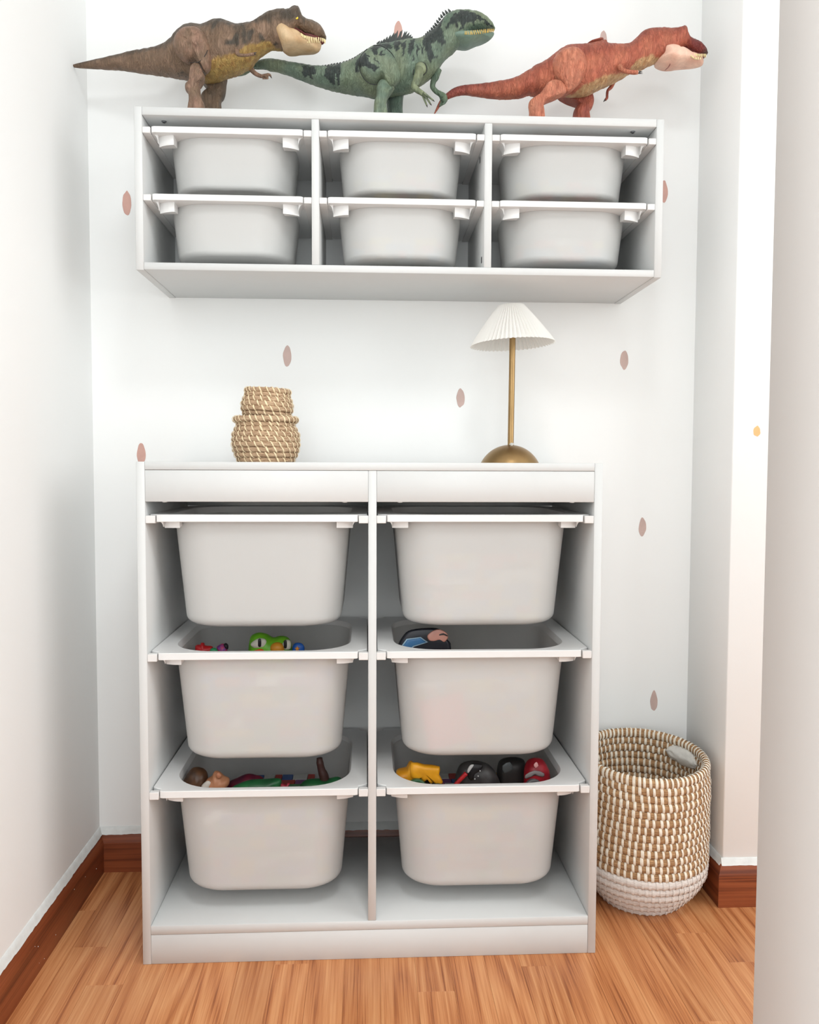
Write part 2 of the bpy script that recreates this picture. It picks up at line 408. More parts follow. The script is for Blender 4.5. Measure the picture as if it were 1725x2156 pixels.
D = [(-0.5543, 1.5150, .052, .0200, 'stk2', 'rosy oval decal on the wall just left of the wall shelf'),
     (-0.2020, 1.1822, .046, .0195, 'stk', 'pinkish oval decal on the wall above the stacked baskets'),
     (0.1920, 1.0902, .044, .0185, 'stk', 'pinkish oval decal on the wall just left of the lamp pole'),
     (0.5710, 1.1800, .045, .0190, 'stk', 'pinkish oval decal on the wall right of the lamp shade'),
     (0.6205, 0.7946, .045, .0175, 'stk', 'upper of two oval decals over the tall woven basket'),
     (0.6555, 0.3823, .046, .0180, 'stk', 'lower oval decal right above the tall woven basket'),
     (-0.5306, 0.9600, .046, .0200, 'stk2', 'rosy oval decal peeking over the left end of the storage unit'),
     (0.6560, 1.5630, .050, .0180, 'stk2', 'half hidden oval decal at the right edge of the wall shelf'),
     (0.0473, 1.9010, .047, .0190, 'stk2', 'pink oval decal tip behind the green dinosaur back'),
     (0.5104, 1.8930, .047, .0185, 'stk', 'pale oval decal tip behind the red dinosaur back')]
for i, (a, b_, h, w, mt, lb) in enumerate(D): decal(a, b_, h, w, MAT[mt], lb, seed=i+1)
decal(0.7870, 1.0085, .022, .015, MAT['stk3'], 'small orange oval decal on the wall beside the doorway edge', y=YC, rot=pi/2*0, seed=19)

# ------------------------------------------------------------------ lower storage unit
LX0, LX1, LY0, LY1, LZ = -0.4395, 0.4180, -0.3757, -0.0155, 0.940
T = 0.0153
unit = thing('storage_unit', 'white two-column toy storage unit standing on the floor', 'storage unit', (-0.0108, -0.195, 0))
lam = MAT['lam']; g = 0.0002
box('side_panel', LX0, LX0+T, LY0, LY1, 0, LZ, lam, unit)
box('side_panel', LX1-T, LX1, LY0, LY1, 0, LZ, lam, unit)
CX0, CX1 = -0.0187, -0.0035
box('top_panel', LX0+T+g, LX1-T-g, LY0, LY1, 0.9252, LZ, lam, unit)
box('divider', CX0, CX1, LY0+0.0005, LY1, 0.0742, 0.9248, lam, unit)
box('header_panel', LX0+T+g, CX0-g, LY0+0.0004, LY0+0.0154, 0.8672, 0.9246, lam, unit)
box('header_panel', CX1+g, LX1-T-g, LY0+0.0004, LY0+0.0154, 0.8672, 0.9246, lam, unit)
box('back_rail', LX0+T+g, CX0-g, LY1-0.012, LY1, 0.8445, 0.9246, lam, unit)
box('back_rail', CX1+g, LX1-T-g, LY1-0.012, LY1, 0.8445, 0.9246, lam, unit)
box('bottom_shelf', LX0+T+g, LX1-T-g, LY0, LY1, 0.0565, 0.0738, lam, unit)
box('plinth', LX0+T+g, LX1-T-g, LY0+0.0006, LY0+0.0156, 0, 0.0561, lam, unit)
bays = [(LX0+T, CX0), (CX1, LX1-T)]
rowz = [0.8435, 0.5885, 0.3295]
RW = 0.0178
def rail(x0, x1, zt, y0, y1, h, parent, s):
    """runner: square front block, then a thinner ledge with a lip carrying the rim; s=+1 when the lip points to +x"""
    w0, w1 = min(x0, x1), max(x0, x1)
    lip = 0.012*s
    P = [boxgeo(w0, w1, y0, y0+0.012, zt-h, zt-0.0016, 0.0009),
         boxgeo(w0, w1, y0+0.0121, y1, zt-h, zt-h+0.0022, 0.0004)]
    mesh('rail', *join(P), MAT['rail'], parent, smooth=True, angle=40)
for (b0, b1) in bays:
    for z in rowz:
        rail(b0+g, b0+RW-g, z, LY0+0.0004, LY1-0.005, 0.0158, unit, 1)
        rail(b1-g, b1-RW+g, z, LY0+0.0004, LY1-0.005, 0.0158, unit, -1)
for bx in (-0.39, -0.062, 0.04, 0.362):
    V, F = lathe([(0.0001, 0.8672), (0.0045, 0.8672), (0.0045, 0.8662), (0.003, 0.8658), (0.0001, 0.8658)], bx, LY0+0.0075, 16)
    mesh('cam_cover', V, F, MAT['plastic'], unit)

# ------------------------------------------------------------------ wall shelf
UX0, UX1, UY0, UZ0, UZ1 = -0.4640, 0.5600, -0.2666, 1.3085, 1.6135
shelf = thing('wall_shelf', 'white three-column storage shelf hung on the wall', 'wall shelf', (0.048, -0.13, UZ0))
UT = 0.0148
box('side_panel', UX0, UX0+UT, UY0, -0.0005, UZ0-0.001, UZ1, lam, shelf)
box('side_panel', UX1-UT, UX1, UY0, -0.0005, UZ0-0.001, UZ1, lam, shelf)
box('top_panel', UX0+UT+g, UX1-UT-g, UY0, -0.0005, 1.5983, UZ1, lam, shelf)
box('bottom_panel', UX0+UT+g, UX1-UT-g, UY0, -0.0005, UZ0, 1.3222, lam, shelf)
DV = [(-0.1283, -0.1140), (0.2066, 0.2211)]
for d0, d1 in DV: box('divider', d0, d1, UY0+0.0003, -0.0005, 1.3224, 1.5981, lam, shelf)
ubays = [(UX0+UT, DV[0][0]), (DV[0][1], DV[1][0]), (DV[1][1], UX1-UT)]
urows = [1.5785, 1.4522]
URW = 0.0152
for (b0, b1) in ubays:
    for z in urows:
        rail(b0+g, b0+URW-g, z, UY0+0.0004, -0.012, 0.0135, shelf, 1)
        rail(b1-g, b1-URW+g, z, UY0+0.0004, -0.012, 0.0135, shelf, -1)
    box('back_rail', b0+g, b1-g, -0.0125, -0.0006, 1.505, 1.5979, lam, shelf)
for sx, sy in ((-0.4143, -0.2506+0.012), (0.5053, -0.2545+0.012)):
    P = [lathe([(0.0001, 1.5955), (0.003, 1.5955), (0.0048, 1.5972), (0.0048, 1.5982), (0.0001, 1.5982)], sx, sy, 20)]
    o = mesh('screw', *join(P), MAT['steel'], shelf, label='zinc cross-head screw')
    box('screw_slot', sx-0.0026, sx+0.0026, sy-0.0005, sy+0.0005, 1.5950, 1.5956, MAT['darkslot'], o, 0)
    box('screw_slot', sx-0.0005, sx+0.0005, sy-0.0026, sy+0.0026, 1.5950, 1.5956, MAT['darkslot'], o, 0)
for dx, yy, z in ((0.2064, -0.20, 1.552), (0.2064, -0.235, 1.344)):
    box('cam_hole', dx-0.0006, dx, yy-0.004, yy+0.004, z-0.006, z+0.006, MAT['darkslot'], shelf, 0.0002)

# ------------------------------------------------------------------ bins
def make_bin(hx, hy, H, rim_t, ins, taper, rc, fillet, ofr, tabw, tabh, flange=0.0165, rext=0.022):
    """meshes in local coordinates: origin at the middle of the underside"""
    th = 0.0022; R = []
    def ring(hx_, hy_, r, z): return rrect(hx_, hy_, r, z, n=10)
    bx, by = hx-ins, hy-ins
    bbx, bby = bx-taper, by-taper
    zt = H-rim_t-0.0002
    outer = []
    outer.append(ring(bbx-fillet*1.05, bby-fillet*1.05, rc-fillet*0.2, 0.0))
    for k in range(1, 7):
        a = pi/2*k/6
        outer.append(ring(bbx-fillet+fillet*sin(a), bby-fillet+fillet*sin(a), rc, fillet*(1-cos(a))))
    for k in range(1, 6):
        f = k/5; outer.append(ring(bbx+taper*f, bby+taper*f, rc+0.004*f, fillet+(zt-fillet)*f))
    inner = []
    for k in range(5, -1, -1):
        f = k/5; inner.append(ring(bbx+taper*f-th, bby+taper*f-th, rc+0.004*f-th*0.5, fillet+(zt-fillet)*f))
    for k in range(5, -1, -1):
        a = pi/2*k/6; fz = fillet-th
        inner.append(ring(bbx-fillet+fz*sin(a), bby-fillet+fz*sin(a), rc-th, th+fz*(1-cos(a))))
    tub = loft(outer+inner, True, True)
    # rim: outer edge, top, opening, underside
    rr_ = 0.010
    oi = ofr
    ro = rc+0.022
    ro = rc+rext
    def notched(q, z):
        # the long sides reach out over the runners; the corners step in behind the runners' front blocks
        L = [(hx+flange-q, hy-0.060), (hx+flange-q, hy-0.040), (hx+flange-q, hy-0.026), (hx+flange-0.002-q, hy-0.0225-q*0.5), (hx+flange*0.45-q, hy-0.0165-q), (hx-q+0.0004, hy-0.0135-q),
             (hx-q, hy-0.0115), (hx-q, hy-0.006), (hx-0.0015-q, hy-0.0018-q), (hx-0.006, hy-q), (hx-0.014, hy-q)]
        return [Vector((x, y, z)) for x, y in L]+[Vector((-x, y, z)) for x, y in L[::-1]]+[Vector((-x, -y, z)) for x, y in L]+[Vector((x, -y, z)) for x, y in L[::-1]]
    rim_r = [ring(bx-th*1.2, by-th*1.2, rc+0.003, H-rim_t), notched(0.0006, H-rim_t), notched(0, H-rim_t+0.0007),
             notched(0, H-0.0009), notched(0.0009, H), ring(hx-oi+0.001, hy-oi+0.001, ro, H), ring(hx-oi-0.0005, hy-oi-0.0005, ro, H-0.0009),
             ring(bx-th*1.2, by-th*1.2, rc+0.003, H-rim_t)]
    rim = loft(rim_r, False, False)
    # brackets under the four corners of the rim
    tabs = []
    for sx in (-1, 1):
        for sy in (-1,):
            P = []
            xo = sx*(hx-0.0105); xi = sx*(hx-0.0105-tabw)
            yf = sy*(hy-0.0125); yb = sy*(hy-0.034-ins*0.5)
            xs = []
            n = 8
            # front skirt of the bracket follows the tub's rounded corner and curves up at both ends
            top = []; bot = []
            for i in range(n+1):
                f = i/n; x = xo+(xi-xo)*f
                y = sy*(hy-0.0120-0.011*(1-f)**2)
                d = tabh*(1-0.06*f)
                top.append((x, y)); bot.append(d)
            ringsA = []
            for i in range(n+1):
                x, y = top[i]; d = bot[i]
                yy = yb
                ringsA.append([Vector((x, y, H-rim_t+0.0002)), Vector((x, y-sy*0.0012, H-rim_t-d)), Vector((x, y-sy*0.0040, H-rim_t-d+0.0006)), Vector((x, yy, H-rim_t-d*0.75)), Vector((x, yy, H-rim_t+0.0002))])
            P.append(loft(ringsA))
            # flaring gusset from the rim's outer corner into the bracket
            pr = []
            for i in range(7):
                a = pi/2*i/6
                pr.append((sx*(hx-0.0105 + 0.0085*(1-sin(a))), H-rim_t-tabh*0.80*(1-cos(a))))
            ringsB = [[Vector((px_, sy*(hy-0.0125), z)) for px_, z in pr]+[Vector((sx*(hx-0.0105), sy*(hy-0.0125), H-rim_t))],
                      [Vector((px_, yb, z)) for px_, z in pr]+[Vector((sx*(hx-0.0105), yb, H-rim_t))]]
            P.append(loft(ringsB))
            tabs.append(join(P))
    return tub, rim, tabs
def bin_thing(geo, loc, label, group, first=None):
    t_ = thing('storage_bin', label, 'storage bin', loc, group)
    if first is None:
        tub, rim, tabs = geo
        mesh('tub', *tub, MAT['bin'], t_, smooth=True, angle=50, world=False)
        mesh('rim', *rim, MAT['plastic'], t_, smooth=True, angle=30, world=False)
        for tb in tabs: mesh('bracket', *tb, MAT['plastic'], t_, smooth=True, angle=40, world=False)
    else:
        for ch in first.children:
            c = ch.copy(); COL.objects.link(c); c.parent = t_
    return t_
BH = 0.216; BD0, BD1 = LY0+0.0010, LY1+0.0005
HX = (bays[0][1]-bays[0][0]-2*RW)/2 - 0.0006; HY = (BD1-BD0)/2
big = make_bin(HX, HY, BH, 0.0132, 0.0175, 0.016, 0.066, 0.021, 0.0155, 0.030, 0.0125)
rown = ['top', 'middle', 'bottom']
coln = ['left', 'right']
BINS = {}
first = None
desc = {(0, 0): 'closed-over white bin in the top row, left column, under the baskets', (0, 1): 'white bin in the top row, right column, under the lamp',
        (1, 0): 'middle-row left white bin holding the green frog-eyed toy', (1, 1): 'middle-row right white bin with a pink shape showing through its front',
        (2, 0): 'bottom-row left white bin holding lying dolls', (2, 1): 'bottom-row right white bin holding toy vehicles'}
for r_ in range(3):
    for c_ in range(2):
        b0, b1 = bays[c_]
        loc = ((b0+b1)/2, (BD0+BD1)/2, rowz[r_]-BH)
        o = bin_thing(big, loc, desc[(r_, c_)], 'large bins in the storage unit', first)
        if first is None: first = o
        BINS[(r_, c_)] = Vector(loc)
UBH = 0.1065; UB0, UB1 = UY0+0.0010, -0.0135
UHX = (ubays[0][1]-ubays[0][0]-2*URW)/2 - 0.0006; UHY = (UB1-UB0)/2
small = make_bin(UHX, UHY, UBH, 0.0118, 0.0195, 0.009, 0.078, 0.0100, 0.0145, 0.030, 0.0190, flange=0.0138, rext=0.006)
firstu = None; cn = ['left', 'centre', 'right']
UB = {}
for r_ in range(2):
    for c_ in range(3):
        b0, b1 = ubays[c_]
        if c_ == 1: pass
        loc = ((b0+b1)/2, (UB0+UB1)/2, urows[r_]-UBH)
        # bay widths differ by a few millimetres: the copies keep one mesh
        o = bin_thing(small, loc, 'shallow white bin in the %s row, %s column of the wall shelf' % (['upper', 'lower'][r_], cn[c_]), 'small bins in the wall shelf', firstu)
        if firstu is None: firstu = o
        w = (b1-b0-2*URW)/2 - 0.0006
        o.scale = (w/UHX, 1, 1)
        UB[(r_, c_)] = Vector(loc)

# ------------------------------------------------------------------ table lamp
LPX, LPY, LPZ = 0.2745, -0.19, LZ
lamp = thing('table_lamp', 'brass table lamp with a white pleated shade on the storage unit', 'lamp', (LPX, LPY, LPZ))
prof = [(0.0001, 0.0), (0.0592, 0.0), (0.0598, 0.0010)]
_R = (0.0598**2+0.0375**2)/(2*0.0375); _a0 = math.asin(0.0598/_R)
for k in range(1, 19):
    a = _a0*(1-k/18); prof.append((max(0.0001, _R*sin(a)), 0.0010+0.0375-_R*(1-cos(a))))
V, F = lathe([(r, LPZ+z) for r, z in prof], LPX, LPY, 64); mesh('lamp_base', V, F, MAT['brass'], lamp, smooth=True, angle=50)
lean = Vector((0.0085, 0, 1)).normalized()
def along(z): return Vector((LPX+0.0012, LPY, LPZ)) + lean*(z)
path = [along(0.036), along(0.038), along(0.15), along(0.30), along(0.318)]
V, F = tube(path, [0.0072, 0.0063, 0.0063, 0.0063, 0.0063], 24); mesh('lamp_pole', V, F, MAT['brass'], lamp, smooth=True, angle=50)
V, F = lathe([(0.0001, -0.004), (0.0042, -0.004), (0.0048, -0.002), (0.0048, 0.002), (0.0038, 0.004), (0.0001, 0.0042)], 0, 0, 20)
V = [Vector((LPX+0.0012+v.x, LPY-0.0125-v.z*0.8, LPZ+0.0375+v.y*0.8+v.z*0.5)) for v in V]
mesh('switch_knob', V, F, simple('chrome_knob', (205, 205, 200), 0.2, metal=1.0), lamp, smooth=True, label='small round chrome switch knob')
# pleated shade: a folded cone with scalloped edge, open above and below
NP = 58; N = NP*8
SCn = along(0.249); top_c = along(0.326)
tiltM = Matrix.Rotation(radians(-3.0), 3, 'Y') @ Matrix.Rotation(radians(-1.0), 3, 'X')
rings = []
for k in range(13):
    f = k/12; R0 = 0.0855+(0.0262-0.0855)*f; zc = -0.004+0.079*f + 0.002*sin(pi*f)
    amp = 0.0026*(1-f)+0.0014*f
    ring = []
    for i in range(N):
        a = 2*pi*i/N; ph = (i % 8)/8
        s = 1-2*abs(ph-0.5)*1.0   # triangle 0..1..0
        s = s**0.8
        r = R0+amp*(s-0.5)*2
        dz = (-0.0022*s+0.0011)*max(0, 1-f*6)
        v = tiltM @ Vector((r*cos(a), r*sin(a), zc+dz)); ring.append(v+SCn)
    rings.append(ring)
inner_r = [[SCn + (p-SCn)*1.0 + (Vector((SCn.x, SCn.y, p.z))-p).normalized()*0.0007 for p in rg] for rg in rings]
V, F = loft(rings+inner_r[::-1], False, False); n = N
m_ = (len(rings)*2-1)*n
F += [[j, m_+j, m_+(j+1) % n, (j+1) % n] for j in range(n)]
mesh('lamp_shade', V, F, MAT['shade'], lamp, smooth=True, angle=28)
sp = [boxgeo(-0.026, 0.026, -0.0012, 0.0012, -0.001, 0.001), boxgeo(-0.0012, 0.0012, -0.026, 0.026, -0.001, 0.001)]
V, F = join(sp); mesh('shade_carrier', [tiltM@v + along(0.318) for v in V], F, MAT['brass'], lamp)

# ------------------------------------------------------------------ woven baskets
def fibre(name, c1, c2, bstr=0.5):
    m, t, b = nt(name)
    co = objco(t, (1, 1, 9)); n = noise_n(t, co, 70, 4, 0.7)
    r = ramp(t, n.outputs['Fac'], [(0.32, srgb(*c1)), (0.68, srgb(*c2))]); t.links.new(r.outputs[0], b.inputs['Base Color'])
    bump(t, b, n.outputs['Fac'], bstr, 0.0015); setv(b, 'Roughness', 0.75); setv(b, 'Specular IOR Level', 0.25); return m
MAT['grass'] = fibre('tan_seagrass', (140, 106, 78), (222, 192, 158), 1.0)
MAT['grass2'] = fibre('brown_seagrass', (130, 92, 60), (206, 166, 122), 1.0)
MAT['strand'] = simple('pale_palm_strand', (236, 214, 176), 0.6, nscale=120, namt=0.12)
MAT['strandw'] = simple('white_palm_strand', (232, 224, 208), 0.6, nscale=120, namt=0.10)
MAT['whitepaint'] = fibre('white_dipped_weave', (216, 206, 198), (244, 238, 232), 0.9)

def coil_basket(root, cx, cy, rows, mat, strand, n_st, sw, slant, seed, tilt=Matrix.Identity(3), pivot=None, fibres=True, flat=0.92, whiterows=0, lap=1.0, drift=0.35, pt_n=96, proud=0.0009, slope=0.0):
    """rows: (radius, z, coil radius).  each row is a part 'coil' with its stitching as a sub-part"""
    pv = pivot or Vector((cx, cy, rows[0][1])); rr = random.Random(seed)
    tf = lambda p: tilt@(p-pv)+pv
    phase = 0
    for k, (R, z, cr) in enumerate(rows):
        n = pt_n; m = 10; rings = []
        wobA = rr.uniform(0, 6.28)
        def centre(a): return R+0.0006*sin(2*a+wobA)+0.0005*noise.noise(Vector((a*3, k, seed))), z+slope*(k/len(rows))*R*sin(a)+0.0006*noise.noise(Vector((cos(a)*2, sin(a)*2, k+seed)))
        for i in range(n):
            a = 2*pi*i/n; RR, zz = centre(a)
            c = cr*(1+0.05*noise.noise(Vector((cos(a)*14, sin(a)*14, k*2.0+seed))))
            rings.append([tf(Vector((cx+(RR+c*flat*cos(b))*cos(a), cy+(RR+c*flat*cos(b))*sin(a), zz+c*1.04*sin(b)))) for b in [2*pi*j/m for j in range(m)]])
        V = [p for r_ in rings for p in r_]
        F = [[i*m+j, i*m+(j+1) % m, ((i+1) % n)*m+(j+1) % m, ((i+1) % n)*m+j] for i in range(n) for j in range(m)]
        wp = k < whiterows
        coil = mesh('coil', V, F, MAT['whitepaint'] if wp else mat, root, smooth=True, angle=180, label='white-painted coil' if wp else None)
        # stitches wrap the coil from its lower inside, over the outside, to its top inside
        SV = []; SF = []
        cnt = max(8, int(n_st*R/rows[len(rows)//2][0]*(1.25 if k == len(rows)-1 else 1)))
        phase += drift
        for s in range(cnt):
            a0 = 2*pi*(s+phase+rr.uniform(-0.10, 0.10))/cnt
            w = sw*rr.uniform(0.8, 1.25)/R/2
            sl = slant*rr.uniform(0.8, 1.2)/R
            q = 9; base = len(SV)
            b0, b1 = -pi*0.62*lap, pi*0.62*lap
            full = 2*pi if lap >= 1.0 else None
            for j in range(q+1):
                b = -pi*0.75+1.5*pi*j/q
                f = j/q-0.5
                a = a0 - sl*f*1.6
                RR, zz = centre(a)
                e = cr*1.03+proud
                hw = w*(1-0.25*abs(2*f)**2)
                for da, de in ((-hw, -0.0005), (0, 0.0004), (hw, -0.0005)):
                    rr2 = RR+(e+de)*flat*cos(b)
                    SV.append(tf(Vector((cx+rr2*cos(a+da), cy+rr2*sin(a+da), zz+(e+de)*1.04*sin(b)))))
            if root.get('inside'):
                pass
            for j in range(q):
                i0 = base+j*3
                SF += [[i0, i0+1, i0+4, i0+3], [i0+1, i0+2, i0+5, i0+4]]
            # inner side of the stitch (seen on open baskets)
            base = len(SV)
            for j in range(6):
                b = pi*0.75+0.5*pi*j/5
                a = a0 + sl*0.2*(j/5-0.5)
                RR, zz = centre(a); e = cr*1.03+proud
                for da, de in ((-w, -0.0005), (0, 0.0004), (w, -0.0005)):
                    rr2 = RR+(e+de)*flat*cos(b)
                    SV.append(tf(Vector((cx+rr2*cos(a+da), cy+rr2*sin(a+da), zz+(e+de)*1.04*sin(b)))))
            for j in range(5):
                i0 = base+j*3
                SF += [[i0, i0+1, i0+4, i0+3], [i0+1, i0+2, i0+5, i0+4]]
        mesh('stitching', SV, SF, MAT['whitepaint'] if wp else strand, coil, smooth=True, angle=180, kind='stuff', fast=True)

# two small stacked baskets
bx_, by_ = -0.2278, -0.19
sb = thing('woven_basket', 'lower and wider of the two stacked seagrass baskets', 'basket', (bx_, by_, LZ), 'stacked seagrass baskets')
V, F = lathe([(0.0001, LZ+0.0003), (0.056, LZ+0.0003), (0.056, LZ+0.005), (0.0001, LZ+0.005)], bx_, by_, 40); mesh('basket_bottom', V, F, MAT['grass'], sb)
rows = []
cr = 0.0053
for i, R in enumerate([0.0592, 0.0642, 0.0680, 0.0700, 0.0700, 0.0688, 0.0652, 0.0606]):
    rows.append((R-0.0056, LZ+0.0058+i*0.0101, cr))
rows.append((0.0606, LZ+0.0058+8*0.0101+0.0004, 0.0056))
coil_basket(sb, bx_, by_, rows, MAT['grass'], MAT['strand'], 26, 0.0029, 0.0085, 3, drift=0.42, proud=0.0013)
zt = rows[-1][1]+0.0060
ub = thing('woven_basket', 'small round seagrass basket on top of the wider one', 'basket', (bx_+0.002, by_, zt), 'stacked seagrass baskets')
tl = Matrix.Rotation(radians(2.6), 3, 'Y')
rows2 = []
for i, R in enumerate([0.0500, 0.0538, 0.0538, 0.0515, 0.0470]):
    rows2.append((R-0.0052, zt+0.0054+i*0.0093, 0.0050))
rows2.append((0.0430, zt+0.0054+5*0.0093, 0.0046))
pv2 = Vector((bx_+0.002, by_, zt))
V, F = lathe([(0.0001, zt+0.001), (0.047, zt+0.001), (0.047, zt+0.005), (0.0001, zt+0.005)], bx_+0.002, by_, 40)
mesh('basket_bottom', [tl@(v-pv2)+pv2 for v in V], F, MAT['grass'], ub)
coil_basket(ub, bx_+0.002, by_, rows2, MAT['grass'], MAT['strand'], 20, 0.0028, 0.0075, 9, proud=0.0012, tilt=tl, pivot=pv2, drift=0.42, pt_n=80)

# big basket on the floor
BX, BY = 0.5765, -0.1620
bb = thing('laundry_basket', 'tall round seagrass basket with a white-dipped base on the floor', 'basket', (BX, BY, 0))
rows3 = []; P_ = 0.0166
for i in range(19):
    z = 0.0086+i*P_
    if i < 6: R = 0.088+0.051*sin(pi/2*min(1, (i+0.3)/5.4))
    else: R = 0.1390
    if i > 15: R = 0.1390-0.0012*(i-15)
    rows3.append((R-0.008, z, 0.0088 if i < 18 else 0.0095))
tl3 = Matrix.Rotation(radians(0.8), 3, 'X')
pv3 = Vector((BX, BY-0.07, 0.0))
coil_basket(bb, BX, BY, rows3, MAT['grass2'], MAT['strandw'], 62, 0.0052, 0.0012, 21, tilt=tl3, pivot=pv3, whiterows=6, drift=0.14, slope=0.085, pt_n=128, flat=0.80, proud=0.0012)
V, F = lathe([(0.0001, 0.004), (0.078, 0.004), (0.078, 0.014), (0.0001, 0.014)], BX, BY, 40); mesh('basket_bottom', [tl3@(v-pv3)+pv3 for v in V], F, MAT['whitepaint'], bb)
# white cloth patch wrapped inside, by the rim
rings = []
for i in range(17):
    a = radians(4+44*i/16); ring = []
    w = sin(pi*i/16)**0.5
    for j in range(11):
        f = j/10; z = 0.283+(f-0.5)*0.042*w+0.006*sin(a)
        r = 0.1215 - 0.011*w*sin(pi*f) - 0.004*noise.noise(Vector((a*9, f*5, 4)))
        ring.append(tl3@(Vector((BX+r*cos(a), BY+r*sin(a), z))-pv3)+pv3)
    for j in range(10, -1, -1):
        f = j/10; z = 0.283+(f-0.5)*0.042*w+0.006*sin(a); r = 0.1245
        ring.append(tl3@(Vector((BX+r*cos(a), BY+r*sin(a), z))-pv3)+pv3)
    rings.append(ring)
V, F = loft(rings); mesh('cloth_patch', V, F, MAT['cloth'], bb, smooth=True, angle=70, label='white cloth patch inside the rim')

# ------------------------------------------------------------------ toy dinosaurs
SHZ = UZ1
def nz(x, y, z, s, seed=0.0): return noise.noise(Vector((x*s+seed, y*s, z*s)))
def lerp_tab(tab, x):
    """piecewise linear table lookup [(x, value)]"""
    if x <= tab[0][0]: return tab[0][1]
    for (a, p), (b, q) in zip(tab, tab[1:]):
        if x <= b: return p+(q-p)*(x-a)/(b-a)
    return tab[-1][1]
def mixc(a, b, t):
    t = max(0.0, min(1.0, t)); return tuple(a[i]+(b[i]-a[i])*t for i in range(3))+(1.0,)
TAN_EL = 0.42   # the shelf stands above eye level, so round bodies show some underside
def body_mesh(name, st, width, ycen, colour, root, n=72, sub=5, bulge=None, disp=0.0010, seed=0, mat='dino', power=0.9, shape=None):
    """st: (u, top, bottom) outline stations in photograph pixels, width: half thickness table in metres"""
    S = smoothpath(st, sub); rings = []; UV = []
    for (u, tp, bt) in S:
        y0 = ycen(u); w = lerp_tab(width, u)
        pt = px(u, tp, y0); pb = px(u, bt, y0)
        c = (pt+pb)/2; a1 = (pt.z-pb.z)/2
        a = sqrt(max(a1*a1-(TAN_EL*w)**2*0.85, (0.55*a1)**2))
        ring = []; uvr = []
        for j in range(n):
            th = 2*pi*j/n
            cy_, sz = cos(th), sin(th)
            y_ = abs(cy_)**power*(1 if cy_ > 0 else -1); z_ = abs(sz)**power*(1 if sz > 0 else -1)
            wk = shape(u, sz) if shape else 1.0
            p = Vector((c.x, y0-w*y_*wk, c.z+a*z_))
            d = disp*min(1, w/0.02)*(nz(p.x, p.y*0.6, p.z*0.5, 130, seed)+0.6*nz(p.x, p.y, p.z, 260, seed))
            nrm = Vector((0, -y_/max(w, 1e-4), z_/max(a, 1e-4))).normalized()
            p = p+nrm*d
            # silhouette-space coordinates of this vertex, for the painted markings
            k = (CAMP-p); q = p+k*((y0-p.y)/k.y)
            f = (pt.z-q.z)/max(1e-5, (pt.z-pb.z))
            ring.append(p); uvr.append((u, tp+(bt-tp)*f, y_))
        rings.append(ring); UV.append(uvr)
    V, F = loft(rings)
    cols = [colour(u, v, s, V[i]) for i, (u, v, s) in enumerate([t_ for r_ in UV for t_ in r_])]
    return mesh(name, V, F, MAT[mat], root, smooth=True, angle=180, cols=cols)

def pad(name, poly, y, thick, colour, root, centre=None, rings_n=14, k=4, pw=2.4, mat='dino', disp=0.0008, seed=0, orig=(0, 0), s=1.0, back=None, taper=None, fold=None, sight=0.0):
    """rounded solid whose outline is poly (pixels of the photograph: orig + p/s) in the plane y; swells by thick to both sides"""
    P = [(orig[0]+p[0]/s, orig[1]+p[1]/s) for p in poly]
    L = smoothloop(P, k)
    if centre is None: c = (sum(p[0] for p in L)/len(L), sum(p[1] for p in L)/len(L))
    else: c = (orig[0]+centre[0]/s, orig[1]+centre[1]/s)
    n = len(L); V = []; cols = []; vmin = min(p[1] for p in L); vmax = max(p[1] for p in L)
    yf = y if callable(y) else (lambda u, v: y)
    def vert(t, j, side):
        u = c[0]+(L[j][0]-c[0])*t; v = c[1]+(L[j][1]-c[1])*t
        h = thick*max(0.0, 1-t**pw)**0.55*(taper(u, v) if taper else 1.0)
        if side > 0 and back is not None: h *= back
        yc_ = yf(u, v); wt = max(-1.0, min(1.0, 2.2*(c[1]-v)/(vmax-vmin)))*sight*thick*(taper(u, v) if taper else 1.0)
        q = px(u, v, yc_-wt); q.y = yc_; d = disp*(nz(q.x, 0, q.z*0.5, 150, seed)+0.5*nz(q.x, 0, q.z, 300, seed))*(1 if t < 0.97 else 0.3)
        if fold: d += fold(u, v)*(1 if side < 0 else 0)*max(0, 1-t**6)
        # pull along the line of sight of this point so that the outline is kept
        V.append(Vector((q.x, q.y+side*(h+d), q.z))); cols.append(colour(u, v, 1, V[-1]))
        return len(V)-1
    levels = [sin(pi/2*(i+1)/rings_n) for i in range(rings_n)]
    F = []
    rimv = None; allr = []
    for side in (-1, 1):
        cc = vert(0.0, 0, side); prev = None
        for li, t in enumerate(levels):
            if li == rings_n-1:
                if rimv is None: rimv = [vert(1.0, j, side) for j in range(n)]
                cur = rimv
            else: cur = [vert(t, j, side) for j in range(n)]
            if prev is None: F += [[cc, cur[j], cur[(j+1) % n]] for j in range(n)]
            else: F += [[prev[j], prev[(j+1) % n], cur[(j+1) % n], cur[j]] for j in range(n)]
            prev = cur
    return mesh(name, V, F, MAT[mat], root, smooth=True, angle=180, cols=cols)

